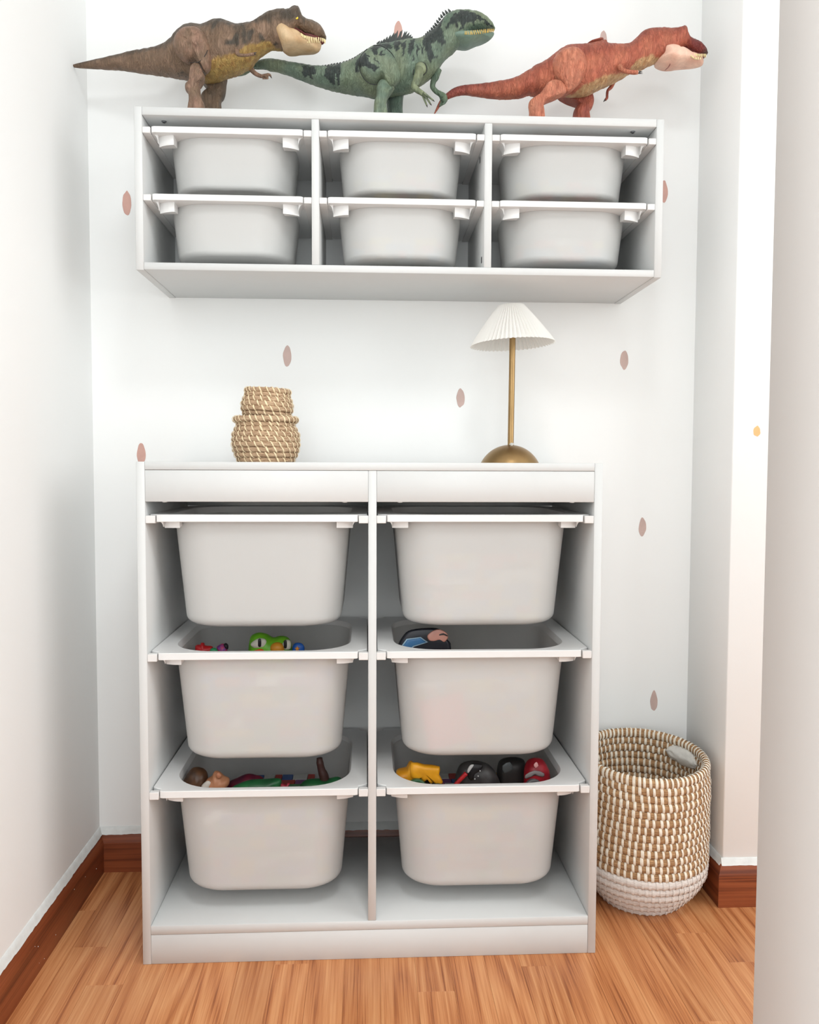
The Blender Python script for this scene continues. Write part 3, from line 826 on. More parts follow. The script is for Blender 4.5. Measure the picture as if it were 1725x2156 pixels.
def limb(name, pts, colour, root, orig, s, claws=None, mat='dino', seed=0, fingers=None, k=5):
    """pts: (x, y, r, depth) in crop pixels with radius in crop pixels; one continuous mesh with its fingers"""
    PX = 0.001015/s
    Sx = smoothpath([tuple(map(float, p)) for p in pts], k)
    path = [px(orig[0]+p[0]/s, orig[1]+p[1]/s, p[3]) for p in Sx]; rad = [max(0.0008, p[2]*PX)*(1+0.06*nz(path[i].x, 0, path[i].z, 160, seed)) for i, p in enumerate(Sx)]
    G = [tube(path, rad, 16)]
    for fg in (fingers or []):
        Sf = smoothpath([tuple(map(float, p)) for p in fg], 4)
        G.append(tube([px(orig[0]+p[0]/s, orig[1]+p[1]/s, p[3]) for p in Sf], [max(0.0005, p[2]*PX) for p in Sf], 10))
    V, F = join(G)
    o = mesh(name, V, F, MAT[mat], root, smooth=True, angle=180, cols=[colour(0, 0, 1, v) for v in V])
    for (x0, y0, x1, y1, r, d) in (claws or []):
        a = px(orig[0]+x0/s, orig[1]+y0/s, d); b = px(orig[0]+x1/s, orig[1]+y1/s, d)
        V, F = tube([a, a.lerp(b, 0.5), b], [r*PX, r*PX*0.7, r*PX*0.12], 8); mesh('claw', V, F, MAT['claw'], o, smooth=True, angle=180)
    return o

def foot(root, x, y, colour, L=0.052, w=0.012, h=0.016, name='foot', spread=0.35, claw=True):
    """three-toed foot flat on the shelf, toes pointing right"""
    G = []
    heel = Vector((x-0.012, y, SHZ+h*0.62)); G.append(tube([heel, Vector((x, y, SHZ+h*0.72)), Vector((x+L*0.38, y, SHZ+h*0.55))], [h*0.55, h*0.72, h*0.5], 14))
    tips = []
    for a in (-spread, 0, spread):
        d = Vector((cos(a), sin(a), 0)); p0 = Vector((x+0.004, y, SHZ+h*0.55)); q = p0+d*L*(1 if a == 0 else 0.85); q.z = SHZ+h*0.26
        m1 = p0.lerp(q, 0.55); m1.z = SHZ+h*0.46
        G.append(tube([p0, m1, q], [h*0.5, h*0.38, h*0.26], 12)); tips.append((q, d))
    V, F = join(G); o = mesh(name, V, F, MAT['dino'], root, smooth=True, angle=180, cols=[colour(0, 0, 1, v) for v in V])
    if claw:
        for q, d in tips:
            V, F = tube([q-d*0.001, q+d*0.005, q+d*0.009+Vector((0, 0, -h*0.18))], [h*0.2, h*0.15, 0.0003], 8); mesh('claw', V, F, MAT['claw'], o, smooth=True, angle=180)
    return o

def teeth(root, pts, y_of, orig, s, n, ln, r, mat, down=True, seed=0):
    """row of conical teeth along a lip line, both sides of the jaw"""
    S = smoothpath([tuple(map(float, p)) for p in pts], 12); rr = random.Random(seed); G = []
    for i in range(n):
        f = (i+0.5)/n*(len(S)-1); j = int(f); x, yy = S[min(j, len(S)-1)][:2]
        u, v = orig[0]+x/s, orig[1]+yy/s
        y = y_of(u)
        p = px(u, v, y); l_ = ln*rr.uniform(0.65, 1.2)*(1 if down else -1)
        rd = r*rr.uniform(0.85, 1.15)
        G.append(tube([p+Vector((0, 0.0006, 0.0014 if down else -0.0014)), p+Vector((0, 0, -l_*0.45)), p+Vector((0.0004, 0, -l_))], [rd, rd*0.8, rd*0.12], 7))
    V, F = join(G); return mesh('teeth', V, F, mat, root, smooth=True, angle=180, kind='stuff')

def eye(root, u, v, y, r, iris='eyeY'):
    p = px(u, v, y)
    V, F = lathe([(0.0001, -0.9), (0.6, -0.75), (1.0, -0.1), (0.85, 0.45), (0.45, 0.8), (0.0001, 0.9)], 0, 0, 18)
    e = mesh('eye', [Vector((p.x+a.x*r, p.y-a.z*r*0.5, p.z+a.y*r)) for a in V], F, MAT[iris], root, smooth=True, angle=180)
    V, F = lathe([(0.0001, 0.86), (0.32, 0.84), (0.30, 1.02), (0.0001, 1.06)], 0, 0, 12)
    mesh('pupil', [Vector((p.x+a.x*r*0.75+0.0002, p.y-a.z*r*0.5, p.z+a.y*r*1.2)) for a in V], F, MAT['black'], e)

# ---- brown tyrannosaur (crop B: origin 340,0 scale 4.7917)
OB, SB = (340, 0), 4.7917
def b(x, y): return (OB[0]+x/SB, OB[1]+y/SB)
st = [(155.5, 136, 142), (172.5, 131.8, 144), (211.4, 123.4, 146), (247, 116.2, 147.7), (276.3, 108.8, 151.5), (302, 104.5, 155), (321.8, 101, 157.4), (341, 97, 160),
      b(60, 440)+(161.7,), b(130, 385)+(164,), b(170, 330)+(166,), b(250, 268)+(168,), b(330, 250)+(171,), b(420, 262)+(173.5,), b(480, 240)+(174,), b(540, 213)+(171.5,),
      b(620, 206)+(166.5,), b(700, 235)+(161.7,), b(760, 255)+(157.3,), b(840, 245)+(149.5,), b(900, 235)+(142.5,), b(940, 222)+(129.4,), b(1000, 180)+(119,), b(1060, 140)+(109.6,),
      b(1110, 118)+(105,), b(1170, 102)+(106,), b(1230, 99)+(105,), b(1290, 90)+(92,), b(1320, 72)+(82,), b(1352, 62)+(74,), b(1385, 70)+(71.5,), b(1402, 105)+(72.5,), b(1425, 152)+(75,),
      b(1455, 180)+(78,), b(1500, 190)+(79.6,), b(1560, 215)+(82.5,), b(1610, 255)+(83.8,), b(1640, 305)+(85,), b(1655, 345)+(85,), (687.0, 75.5, 81.5)]
wid = [(155, .0045), (211, .012), (250, .017), (300, .024), (340, .034), (375, .044), (430, .050), (470, .050), (515, .044), (545, .036), (575, .033), (605, .034), (622, .031), (640, .026), (660, .022), (678, .016), (684, .010), (688, .004)]
def yB(u): return -0.084 - 0.062*max(0, min(1, (u-160)/330))
cBr, cBr2, cDk, cTan = srgb(138, 112, 92), srgb(112, 90, 70), srgb(70, 62, 52), srgb(178, 148, 86)
bellyB = [(1000, 1000)]
belly_line = [(427, 172), (440, 145), (452, 128), (465, 120), (486, 117), (507, 106), (527, 94), (548, 88), (572, 91), (590, 98), (600, 104)]
def colB(u, v, s, p):
    n1 = nz(p.x, p.y, p.z, 45, 3); n2 = nz(p.x, p.y, p.z*1.0, 130, 9)
    c = mixc(cBr, cBr2, 0.5+0.9*n1)
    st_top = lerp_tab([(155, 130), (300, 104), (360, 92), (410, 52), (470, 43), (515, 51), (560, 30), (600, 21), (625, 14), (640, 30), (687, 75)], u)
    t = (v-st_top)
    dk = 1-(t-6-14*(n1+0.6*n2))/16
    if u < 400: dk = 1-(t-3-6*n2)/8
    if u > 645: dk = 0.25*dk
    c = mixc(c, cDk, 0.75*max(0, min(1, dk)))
    blot = nz(p.x*1.2, p.y, p.z*0.7, 60, 20)
    if 445 < u < 600 and blot > 0.12 and v < 95: c = mixc(c, cDk, (blot-0.12)*5)
    if 594 < u < 634 and 20 < v < 48: c = mixc(c, cDk, 0.8*max(0, 1-(((u-612)/22)**2+((v-33)/16)**2))+0.1)
    if u > 427:
        bl = lerp_tab(belly_line, u) if u < 602 else 999
        f = (v-bl-6*n1*2-3*n2)/4.0
        c = mixc(c, mixc(cTan, srgb(150, 112, 62), 0.4+n2), f)
    if 372 < u < 400 and 150 < v < 170:
        for (hx_, hy_) in ((378, 154), (384, 152.5), (390, 154.5), (377, 161), (384, 159), (391, 161), (381, 166), (388, 166.5)):
            if (u-hx_)**2+((v-hy_)*1.2)**2 < 4.5 and s > 0: c = cDk
    return c
tr = thing('toy_dinosaur', 'brown toy tyrannosaur with a tan lower jaw and yellow belly, tail touching the left wall', 'toy', (-0.39, -0.14, SHZ), 'toy dinosaurs on the wall shelf')
def shB(u, sz):
    k = 1.0
    if u > 600 and sz > 0.2: k = 1-0.25*(sz-0.2)
    if u > 636 and sz > 0.0: k = 1-0.45*sz
    return k
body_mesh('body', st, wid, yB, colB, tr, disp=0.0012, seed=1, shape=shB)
cJ = srgb(206, 178, 140)
jb = [(1110, 260), (1122, 215), (1158, 192), (1195, 205), (1235, 235), (1275, 268), (1330, 284), (1380, 312), (1420, 348), (1455, 385), (1490, 408), (1540, 408), (1590, 412), (1615, 434), (1612, 480), (1600, 520), (1570, 545), (1500, 548), (1420, 545), (1340, 555), (1280, 555), (1240, 535), (1190, 470), (1140, 380), (1115, 320)]
jaw = pad('lower_jaw', jb, lambda u, v: yB(u), 0.040, lambda u, v, s, p: mixc(cJ, srgb(176, 136, 92), 0.25+0.8*nz(p.x, p.y, p.z, 50, 5)), tr, sight=0.55, centre=(1360, 440), rings_n=16, pw=3.6, mat='dinos', seed=2, orig=OB, s=SB, disp=0.0005,
          taper=lambda u, v: lerp_tab([(571, 1.08), (600, 1.0), (630, 0.82), (660, 0.62), (678, 0.42)], u))
ylip = lambda w0: (lambda u: yB(u)-lerp_tab([(600, .034), (630, .0295), (650, .0255), (670, .020), (682, .012), (687, .004)], u)-w0)
pad('mouth_lining', [(1262, 280), (1330, 296), (1400, 335), (1470, 378), (1560, 386), (1640, 395), (1648, 425), (1625, 450), (1590, 430), (1500, 425), (1400, 370), (1300, 320)], lambda u, v: yB(u), 0.019, lambda u, v, s, p: srgb(92, 34, 34), tr, mat='dinos', pw=3, orig=OB, s=SB, rings_n=6,
    taper=lambda u, v: lerp_tab([(600, 1.1), (640, .85), (670, .6), (686, .3)], u), centre=(1450, 370))
teeth(tr, [(1408, 340), (1440, 362), (1480, 380), (1540, 385), (1600, 386), (1640, 398), (1652, 410)], ylip(0.003), OB, SB, 15, 0.0066, 0.0015, MAT['tooth'], True, 3)
teeth(jaw, [(1440, 400), (1480, 425), (1540, 422), (1600, 425)], ylip(-0.001), OB, SB, 8, 0.0042, 0.0012, MAT['tooth'], False, 4)
eye(tr, 340+1364/SB, 176/SB, yB(624)-0.0268, 0.0040)
# brow ridge, both sides
for sd in (-1, 1):
    yb = yB(622)+sd*0.023
    limb('brow_ridge', [(1255, 120, 10, yb), (1310, 118, 20, yb), (1350, 120, 27, yb), (1390, 150, 18, yb), (1412, 200, 12, yb), (1405, 240, 7, yb)], lambda u, v, s, p: mixc(cBr2, cDk, 0.5), tr, OB, SB, seed=8)
yL = yB(420)-0.046
skin = lambda u, v, s, p: mixc(mixc(cBr, srgb(146, 112, 94), 0.5+nz(p.x, p.y, p.z, 40, 7)), cBr2, 0.3+0.8*nz(p.x, p.y, p.z, 110, 2))
foldB = lambda u, v: -0.0022*exp(-((v-(96+0.75*(u-396)*1.0))/3.2)**2)*(1 if 388 < u < 420 else 0)
pad('thigh', [(120, 440), (135, 370), (175, 310), (225, 275), (290, 263), (360, 275), (420, 320), (460, 380), (490, 460), (505, 560), (510, 650), (500, 720), (460, 765), (430, 735), (405, 690), (370, 650), (320, 645), (280, 655), (235, 635), (180, 590), (135, 520)], yL, 0.027, skin, tr, sight=0.3, centre=(310, 460), pw=3.2, orig=OB, s=SB, seed=4, disp=0.0014, fold=foldB, k=5)
pad('shin', [(290, 720), (300, 670), (340, 632), (380, 640), (412, 685), (438, 755), (430, 810), (395, 850), (390, 900), (398, 960), (412, 1010), (440, 1080), (430, 1180), (400, 1245), (300, 1245), (262, 1190), (280, 1060), (275, 960), (245, 915), (245, 860), (278, 820)], yL-0.010, 0.018, skin, tr, centre=(335, 900), pw=4, orig=OB, s=SB, seed=5, disp=0.0012)
fp = px(340+330/SB, 1200/SB, yL-0.010); foot(tr, fp.x, yL-0.010, skin)
def seam(root, L_, o_, s_, y, r=3.2, col=(40, 34, 30), name='joint_line'):
    c0 = srgb(*col); return limb(name, [(x, yy, r, y) for x, yy in L_], lambda u, v, s, p: c0, root, o_, s_, mat='toy', k=4)
seam(tr, [(468, 505), (440, 560), (405, 600), (372, 628), (330, 632), (280, 632)], OB, SB, yL-0.0200)
seam(tr, [(375, 632), (400, 670), (420, 720), (445, 765)], OB, SB, yL-0.0185)
yF = yB(440)+0.040
skd = lambda u, v, s, p: mixc(cBr2, cDk, 0.25+0.6*nz(p.x, p.y, p.z, 60, 7))
pad('leg', [(400, 800), (560, 790), (660, 770), (656, 850), (648, 930), (630, 990), (602, 1030), (608, 1120), (610, 1235), (540, 1270), (450, 1260), (430, 1140), (402, 1000), (412, 950), (460, 905), (430, 860)], yF, 0.020, skd, tr, centre=(535, 960), pw=4, orig=OB, s=SB, seed=6)
fp = px(340+520/SB, 1250/SB, yF); foot(tr, fp.x, yF, skd)
yA = yB(500)-0.046
limb('arm', [(735, 500, 26, yA+0.016), (760, 520, 24, yA+0.006), (778, 552, 16, yA), (850, 558, 13, yA-0.004), (910, 548, 14, yA-0.006), (935, 544, 13, yA-0.006)], skin, tr, OB, SB, claws=[(935, 538, 962, 530, 8, yA-0.007), (935, 550, 960, 552, 7, yA-0.004)])
yA2 = yB(530)+0.020
limb('arm', [(860, 620, 32, yA2), (900, 690, 26, yA2), (945, 740, 21, yA2), (1005, 768, 18, yA2), (1050, 765, 20, yA2), (1082, 752, 14, yA2)], skin, tr, OB, SB,
     fingers=[[(1050, 770, 12, yA2-.004), (1075, 790, 8, yA2-.006), (1020, 795, 5, yA2-.006)], [(1070, 752, 14, yA2), (1095, 755, 10, yA2), (1105, 775, 7, yA2)]], claws=[(1098, 762, 1116, 792, 9, yA2)])

# ---- green giganotosaur (crop C: 520,60 s 4.7917; crop D: 740,0 s 5.3906)
OC, SCc, OD, SD = (520, 60), 4.7917, (740, 0), 5.3906
def c(x, y): return (OC[0]+x/SCc, OC[1]+y/SCc)
def d(x, y): return (OD[0]+x/SD, OD[1]+y/SD)
st = [(491, 159.5, 162), (500, 153.5, 161), (515, 144, 158), (527, 136, 151), (534.6, 131.5, 146.5), (543, 127.8, 146), (557.6, 124.3, 146.6), (569, 123, 150), (582.6, 124.7, 151.8), (603.5, 128.9, 158), (624, 132, 165.4), (645, 136, 173.7),
      (666, 139, 181), (687, 139.3, 187.3), (708, 136.5, 192.5), (728.7, 131, 196.7), (745, 124.7, 199.5), (757, 117, 201), (770, 107, 203), (783, 98.6, 206), (797.6, 93.8, 208), (812, 91.6, 207), (823.5, 90, 203), (844, 85.5, 199.4), (858.7, 82.5, 197.6),
      (870, 82.5, 193.9), (881, 81.5, 185), (892, 77.5, 177), (903, 70, 169), (914.4, 60, 160), (923.7, 50, 148), (933, 38, 133), (942, 29.5, 122.4), (953, 24, 114), (962.6, 21, 104), (973.7, 20, 90), (985, 20.8, 76), (996, 22.3, 69), (1007, 25, 66), (1018, 30.6, 65), (1029.4, 39.9, 64.5), (1036.8, 49, 64), (1040.5, 57, 64), (1042, 60, 63)]
wid = [(491, .0035), (520, .009), (560, .0125), (603, .017), (645, .023), (687, .030), (728, .036), (760, .042), (800, .045), (850, .043), (880, .039), (905, .035), (930, .032), (955, .031), (975, .030), (1000, .026), (1020, .021), (1035, .014), (1042, .006)]
def yG(u): return -0.070 - 0.068*max(0, min(1, (u-520)/250))
P_ = lambda L_, fn: [fn(*q) for q in L_]
darkG = [P_([(560, 355), (700, 375), (695, 440), (655, 515), (632, 470), (612, 455), (582, 505), (570, 420)], c), P_([(825, 372), (962, 345), (945, 440), (937, 585), (918, 520), (903, 455), (893, 590), (850, 545), (800, 500), (790, 420)], c),
    P_([(1105, 320), (1165, 250), (1125, 400), (1130, 470), (1095, 430)], c),
    P_([(180, 560), (260, 495), (420, 485), (450, 520), (410, 560), (330, 530), (250, 520)], d), P_([(470, 480), (560, 470), (520, 575), (492, 575)], d),
    P_([(540, 475), (625, 462), (600, 540), (597, 630), (568, 610), (575, 540)], d), P_([(655, 440), (715, 440), (695, 560), (652, 645), (640, 600)], d), P_([(680, 640), (715, 610), (690, 700), (662, 728)], d),
    P_([(725, 500), (758, 545), (742, 645), (722, 580)], d), P_([(765, 480), (800, 540), (806, 625), (775, 600)], d),
    P_([(790, 430), (900, 330), (990, 220), (1040, 160), (1035, 230), (1015, 350), (1065, 470), (1020, 520), (985, 490), (930, 470), (880, 510), (905, 590), (965, 655), (880, 705), (840, 620), (810, 530)], d),
    P_([(928, 540), (962, 585), (940, 585)], d), P_([(988, 548), (1012, 560), (995, 582)], d),
    P_([(1110, 200), (1180, 140), (1260, 118), (1350, 140), (1450, 190), (1560, 250), (1598, 300), (1540, 300), (1480, 240), (1400, 205), (1370, 240), (1400, 300), (1330, 260), (1290, 262), (1240, 340), (1210, 330), (1240, 270), (1180, 250), (1200, 330), (1170, 320), (1150, 250), (1105, 265), (1070, 340), (1060, 320), (1090, 250)], d)]
cG, cG2, cGd, cGb, cKh = srgb(118, 134, 116), srgb(94, 114, 98), srgb(46, 52, 52), srgb(108, 134, 122), srgb(128, 136, 106)
def colG(u, v, s, p):
    n1 = nz(p.x, p.y, p.z, 40, 31); n2 = nz(p.x, p.y, p.z, 170, 37)
    cc = mixc(cG, cG2, 0.5+0.9*n1+0.3*n2)
    cc = mixc(cc, cKh, 0.25+0.9*nz(p.x, p.y, p.z, 25, 41))
    uu = u+4.5*nz(p.x, p.y, p.z, 120, 51)+2*nz(p.x, p.y, p.z, 300, 5); vv = v+6*nz(p.x, p.y, p.z, 120, 57)+2.5*nz(p.x, p.y, p.z, 300, 8)
    for P in darkG:
        if inpoly(uu, vv, P): return mixc(cGd, cG2, 0.06+0.25*max(0, n2))
    return cc
gr = thing('toy_dinosaur', 'green toy dinosaur with black stripes, back spines and yellow teeth, centre of the shelf top', 'toy', (0.02, -0.14, SHZ), 'toy dinosaurs on the wall shelf')
def shG(u, sz):
    if u > 950: return 1-0.28*max(0, sz)
    return 1-0.12*max(0, sz)
body_mesh('body', st, wid, yG, colG, gr, disp=0.0012, seed=11, shape=shG, sub=9, n=110)
jg = [(1075, 470), (1105, 425), (1170, 392), (1270, 384), (1350, 368), (1420, 360), (1500, 352), (1600, 350), (1626, 360), (1612, 405), (1570, 450), (1500, 470), (1430, 510), (1360, 555), (1310, 580), (1250, 578), (1180, 562), (1110, 535)]
jgc = lambda u, v, s, p: mixc(cGb, cG, 0.3+0.7*nz(p.x, p.y, p.z, 35, 7))
jawg = pad('lower_jaw', jg, lambda u, v: yG(u), 0.0335, jgc, gr, sight=0.55, centre=(1310, 455), rings_n=16, pw=3.6, mat='dinos', orig=OD, s=SD, disp=0.0005, seed=12,
           taper=lambda u, v: lerp_tab([(940, 1.02), (980, 1.0), (1010, 0.84), (1030, 0.6), (1041, 0.35)], u))
ylg = lambda w0: (lambda u: yG(u)-lerp_tab([(975, .0315), (1000, .0275), (1020, .0225), (1035, .015), (1042, .006)], u)-w0)
teeth(gr, [(1290, 362), (1350, 356), (1420, 348), (1500, 342), (1570, 336), (1620, 338)], ylg(0.003), OD, SD, 17, 0.0050, 0.00095, MAT['tooth2'], True, 13)
teeth(jawg, [(1290, 382), (1350, 384), (1420, 380), (1500, 370), (1570, 358), (1618, 352)], ylg(0.0035), OD, SD, 16, 0.0040, 0.0010, MAT['tooth2'], False, 14)
eye(gr, 740+1270/SD, 216/SD, yG(975)-0.0270, 0.0027)
limb('brow_ridge', [(1190, 190, 10, yG(970)-.020), (1250, 178, 15, yG(970)-.022), (1320, 190, 14, yG(970)-.022), (1420, 225, 12, yG(970)-.0195), (1540, 275, 8, yG(970)-.014)], lambda u, v, s, p: mixc(cGd, cG2, 0.1), gr, OD, SD, seed=8)
yGl = yG(800)-0.040
thP = [P_([(205, 570), (290, 535), (370, 535), (375, 570), (300, 600), (285, 690), (248, 700), (240, 620)], d), P_([(95, 690), (150, 620), (175, 700), (195, 770), (255, 800), (315, 840), (262, 885), (205, 835), (125, 800), (100, 800)], d),
       P_([(330, 640), (350, 615), (345, 680), (390, 660), (380, 700), (300, 690)], d), P_([(375, 560), (400, 600), (385, 640), (372, 600)], d), P_([(150, 640), (170, 660), (215, 720), (205, 735), (160, 680)], d), P_([(265, 700), (280, 750), (330, 800), (300, 790), (262, 750)], d)]
def colGt(u, v, s, p):
    n2 = nz(p.x, p.y, p.z, 170, 37); cc = mixc(mixc(cG, cG2, 0.4+0.9*nz(p.x, p.y, p.z, 40, 31)), cKh, 0.2+0.8*nz(p.x, p.y, p.z, 25, 41))
    uu = u+3*nz(p.x, p.y, p.z, 140, 51); vv = v+4*nz(p.x, p.y, p.z, 140, 57)
    for P in thP:
        if inpoly(uu, vv, P): return mixc(cGd, cG2, 0.06)
    return cc
pad('thigh', [(95, 760), (92, 690), (120, 620), (180, 560), (250, 525), (330, 525), (400, 560), (460, 620), (520, 720), (550, 810), (564, 870), (550, 930), (505, 985), (430, 1020), (390, 990), (350, 930), (300, 955), (230, 950), (170, 910), (120, 840)], yGl, 0.026, colGt, gr, sight=0.3, centre=(320, 740), rings_n=26, k=8, pw=3.4, orig=OD, s=SD, seed=14, disp=0.0012)
seam(gr, [(180, 556), (140, 595), (106, 640), (90, 700), (90, 770), (115, 845), (165, 915), (228, 955), (300, 960)], OD, SD, yGl-0.004, 4.5, (26, 30, 30), 'joint_ring')
seam(gr, [(250, 518), (330, 519), (400, 553), (462, 612), (500, 680)], OD, SD, yGl-0.003, 4.0, (26, 30, 30), 'joint_ring')
skg = lambda u, v, s, p: mixc(mixc(cG, cG2, 0.5+0.9*nz(p.x, p.y, p.z, 40, 31)), cKh, 0.2+0.8*nz(p.x, p.y, p.z, 60, 41))
pad('shin', [(290, 980), (330, 912), (390, 915), (440, 980), (490, 1000), (450, 1060), (415, 1120), (400, 1170), (405, 1240), (420, 1400), (330, 1450), (250, 1400), (255, 1240), (262, 1150), (285, 1100)], yGl-0.010, 0.017, skg, gr, centre=(340, 1130), pw=4, orig=OD, s=SD, seed=15)
fp = px(740+330/SD, 1380/SD, yGl-0.010); foot(gr, fp.x, yGl-0.010, skg)
skgd = lambda u, v, s, p: mixc(cG2, cGd, 0.30+0.7*nz(p.x, p.y, p.z, 60, 31))
yGf = yG(840)+0.038
pad('leg', [(400, 1090), (500, 1040), (600, 1020), (588, 1120), (582, 1240), (585, 1400), (520, 1480), (440, 1440), (415, 1300), (402, 1180)], yGf, 0.018, skgd, gr, centre=(500, 1200), pw=4, orig=OD, s=SD, seed=16)
fp = px(740+510/SD, 1460/SD, yGf); foot(gr, fp.x, yGf, skgd)
ska = lambda u, v, s, p: mixc(srgb(134, 142, 110), srgb(104, 114, 92), 0.4+0.9*nz(p.x, p.y, p.z, 60, 3))
yGa = yG(885)-0.042
pad('shoulder', [(722, 800), (722, 750), (750, 718), (790, 706), (830, 725), (850, 770), (845, 820), (815, 852), (770, 860), (735, 840)], yGa+0.008, 0.012, ska, gr, rings_n=10, orig=OD, s=SD, mat='dinos')
seam(gr, [(700, 850), (712, 770), (735, 722), (785, 702), (835, 720), (856, 770), (850, 822), (815, 855)], OD, SD, yGa+0.006, 4.5, (30, 34, 32), 'joint_ring')
limb('arm', [(775, 780, 40, yGa), (765, 850, 48, yGa-.004), (738, 925, 44, yGa-.006), (715, 980, 36, yGa-.008), (745, 1020, 32, yGa-.012), (790, 1050, 27, yGa-.014), (812, 1065, 26, yGa-.014)], ska, gr, OD, SD, seed=5,
     fingers=[[(805, 1060, 16, yGa-.012), (830, 1130, 12, yGa-.012), (856, 1195, 9, yGa-.012)], [(815, 1060, 16, yGa-.016), (860, 1120, 12, yGa-.016), (898, 1180, 9, yGa-.016)], [(820, 1055, 15, yGa-.02), (880, 1100, 11, yGa-.02), (930, 1140, 8, yGa-.02)]],
     claws=[(854, 1190, 864, 1220, 9, yGa-.012), (895, 1176, 914, 1198, 9, yGa-.016), (926, 1137, 948, 1155, 8, yGa-.02)])
yGb = -0.135
limb('arm', [(975, 790, 50, yGb), (955, 870, 42, yGb), (930, 930, 32, yGb), (925, 990, 29, yGb), (965, 1040, 27, yGb), (1010, 1068, 30, yGb), (1045, 1105, 44, yGb), (1045, 1150, 34, yGb)], lambda u, v, s, p: mixc(srgb(104, 122, 98), srgb(78, 96, 80), 0.4+nz(p.x, p.y, p.z, 60, 3)), gr, OD, SD, seed=6,
     fingers=[[(1050, 1120, 30, yGb), (1030, 1170, 22, yGb-.002), (1003, 1205, 10, yGb-.004)], [(1040, 1120, 24, yGb-.006), (1062, 1160, 16, yGb-.012), (1030, 1190, 8, yGb-.014)], [(1060, 1090, 24, yGb), (1080, 1130, 14, yGb+.004), (1072, 1160, 8, yGb+.006)]],
     claws=[(1008, 1200, 990, 1215, 8, yGb-.004)])
# back spines
G = []
def spine(bx0, by0, tx, ty, w, y, o_, s_, th=0.0022):
    a = px(o_[0]+bx0/s_, o_[1]+by0/s_, y); t_ = px(o_[0]+tx/s_, o_[1]+ty/s_, y); w *= 0.001015/s_
    dirv = (t_-a); side = Vector((dirv.z, 0, -dirv.x)).normalized()
    R = []
    for f, k in ((-0.15, 1.1), (0.0, 1.0), (0.35, 0.86), (0.7, 0.52), (0.92, 0.2), (1.0, 0.05)):
        cc = a+dirv*f - side*(0.18*w*f*f*0)
        R.append([cc+side*w*k, cc+Vector((0, th*k, 0)), cc-side*w*k, cc-Vector((0, th*k, 0))])
    G.append(loft(R))
ridge = [(300, 497, 325, 462), (335, 495, 345, 455), (365, 493, 378, 438), (395, 490, 408, 415), (425, 486, 445, 395), (455, 482, 485, 368), (490, 480, 528, 344), (525, 478, 580, 338), (565, 472, 635, 352), (600, 464, 660, 368), (630, 456, 682, 392), (655, 448, 698, 415),
         (480, 484, 500, 372), (545, 475, 560, 350), (585, 470, 610, 352), (440, 486, 465, 400)]
yg = yG(850)
for q in ridge: spine(*q, 21 if q[3] < 440 else 14, yg, OD, SD)
neck = [(745, 447, 752, 432), (775, 442, 785, 424), (800, 434, 806, 414), (825, 418, 826, 398), (850, 398, 846, 372), (872, 380, 862, 352), (895, 360, 884, 336), (918, 335, 903, 308), (940, 310, 926, 284), (962, 285, 944, 256), (985, 255, 964, 224), (1006, 225, 988, 196), (1028, 195, 1012, 160), (1055, 168, 1030, 128), (1085, 148, 1062, 112), (1120, 135, 1098, 98), (1155, 132, 1148, 118)]
for q in neck: spine(*q, 15, yG(910), OD, SD)
tails = [(760, 385, 772, 368), (790, 382, 800, 364), (820, 378, 832, 360), (850, 372, 860, 352), (880, 366, 890, 348), (910, 362, 918, 342), (940, 356, 946, 338), (975, 346, 984, 328), (1005, 338, 1014, 320), (1035, 328, 1042, 306), (1062, 316, 1070, 294), (1090, 302, 1098, 280), (1115, 286, 1124, 264), (1140, 268, 1150, 248), (1165, 250, 1176, 232)]
for i, q in enumerate(tails): spine(*q, 13, yG(520+q[0]/SCc), OC, SCc)
V, F = join(G); mesh('back_spines', V, F, MAT['spine'], gr, smooth=False, label='row of dark pointed back spines', kind='stuff')

# ---- red tyrannosaur (crop F: 900,60 s 5.0735; crop G: 1180,40 s 5.3906)
OF, SF_, OG, SG = (900, 60), 5.0735, (1180, 40), 5.3906
st = [(913.5, 240, 246), (917.7, 229.5, 238), (922.7, 218, 231), (929.6, 206, 221.6), (939.4, 197, 211.8), (951, 188, 206.8), (965, 181.8, 202.3), (979, 178.9, 201), (998.5, 177.3, 203), (1018, 175.3, 206), (1038, 172.4, 208.4), (1057.7, 169, 209.4), (1077.4, 164.5, 209), (1097, 156.6, 206.8),
      (1109, 148.7, 203), (1117.8, 144, 201.5), (1121.5, 139.5, 203), (1136.5, 133, 204), (1154, 122, 204), (1168, 111, 204), (1180, 102.4, 204), (1195.7, 95.5, 204), (1217, 93.5, 204), (1235.7, 92.3, 202.5), (1250.5, 89, 197), (1269, 85.5, 187.5), (1272.8, 90.5, 186),
      (1291, 92.9, 178), (1309.9, 93.8, 168), (1324.7, 90, 158.5), (1337.7, 79.9, 151), (1350.7, 67.2, 148), (1361.8, 61.2, 143.5), (1376.6, 59.5, 136.5), (1393.3, 59, 132), (1408, 60, 126), (1421, 59.5, 118), (1430.4, 57.2, 110), (1439, 56.3, 107), (1445, 72, 110), (1452.7, 78, 114.5), (1463.8, 82.7, 118), (1475, 89, 118.5), (1482.4, 97.5, 117.8), (1487.5, 106, 117), (1489.3, 110, 115.4)]
wid = [(913, .003), (940, .0065), (979, .010), (1018, .014), (1057, .0185), (1097, .024), (1117, .028), (1140, .034), (1180, .041), (1217, .043), (1270, .042), (1310, .036), (1337, .031), (1360, .029), (1400, .031), (1425, .030), (1440, .026), (1455, .022), (1475, .018), (1484, .012), (1489, .005)]
def yR(u): return -0.108 - 0.030*max(0, min(1, (u-950)/170))
cR, cR2, cRd, cRb = srgb(192, 112, 84), srgb(168, 88, 66), srgb(128, 58, 52), srgb(200, 162, 118)
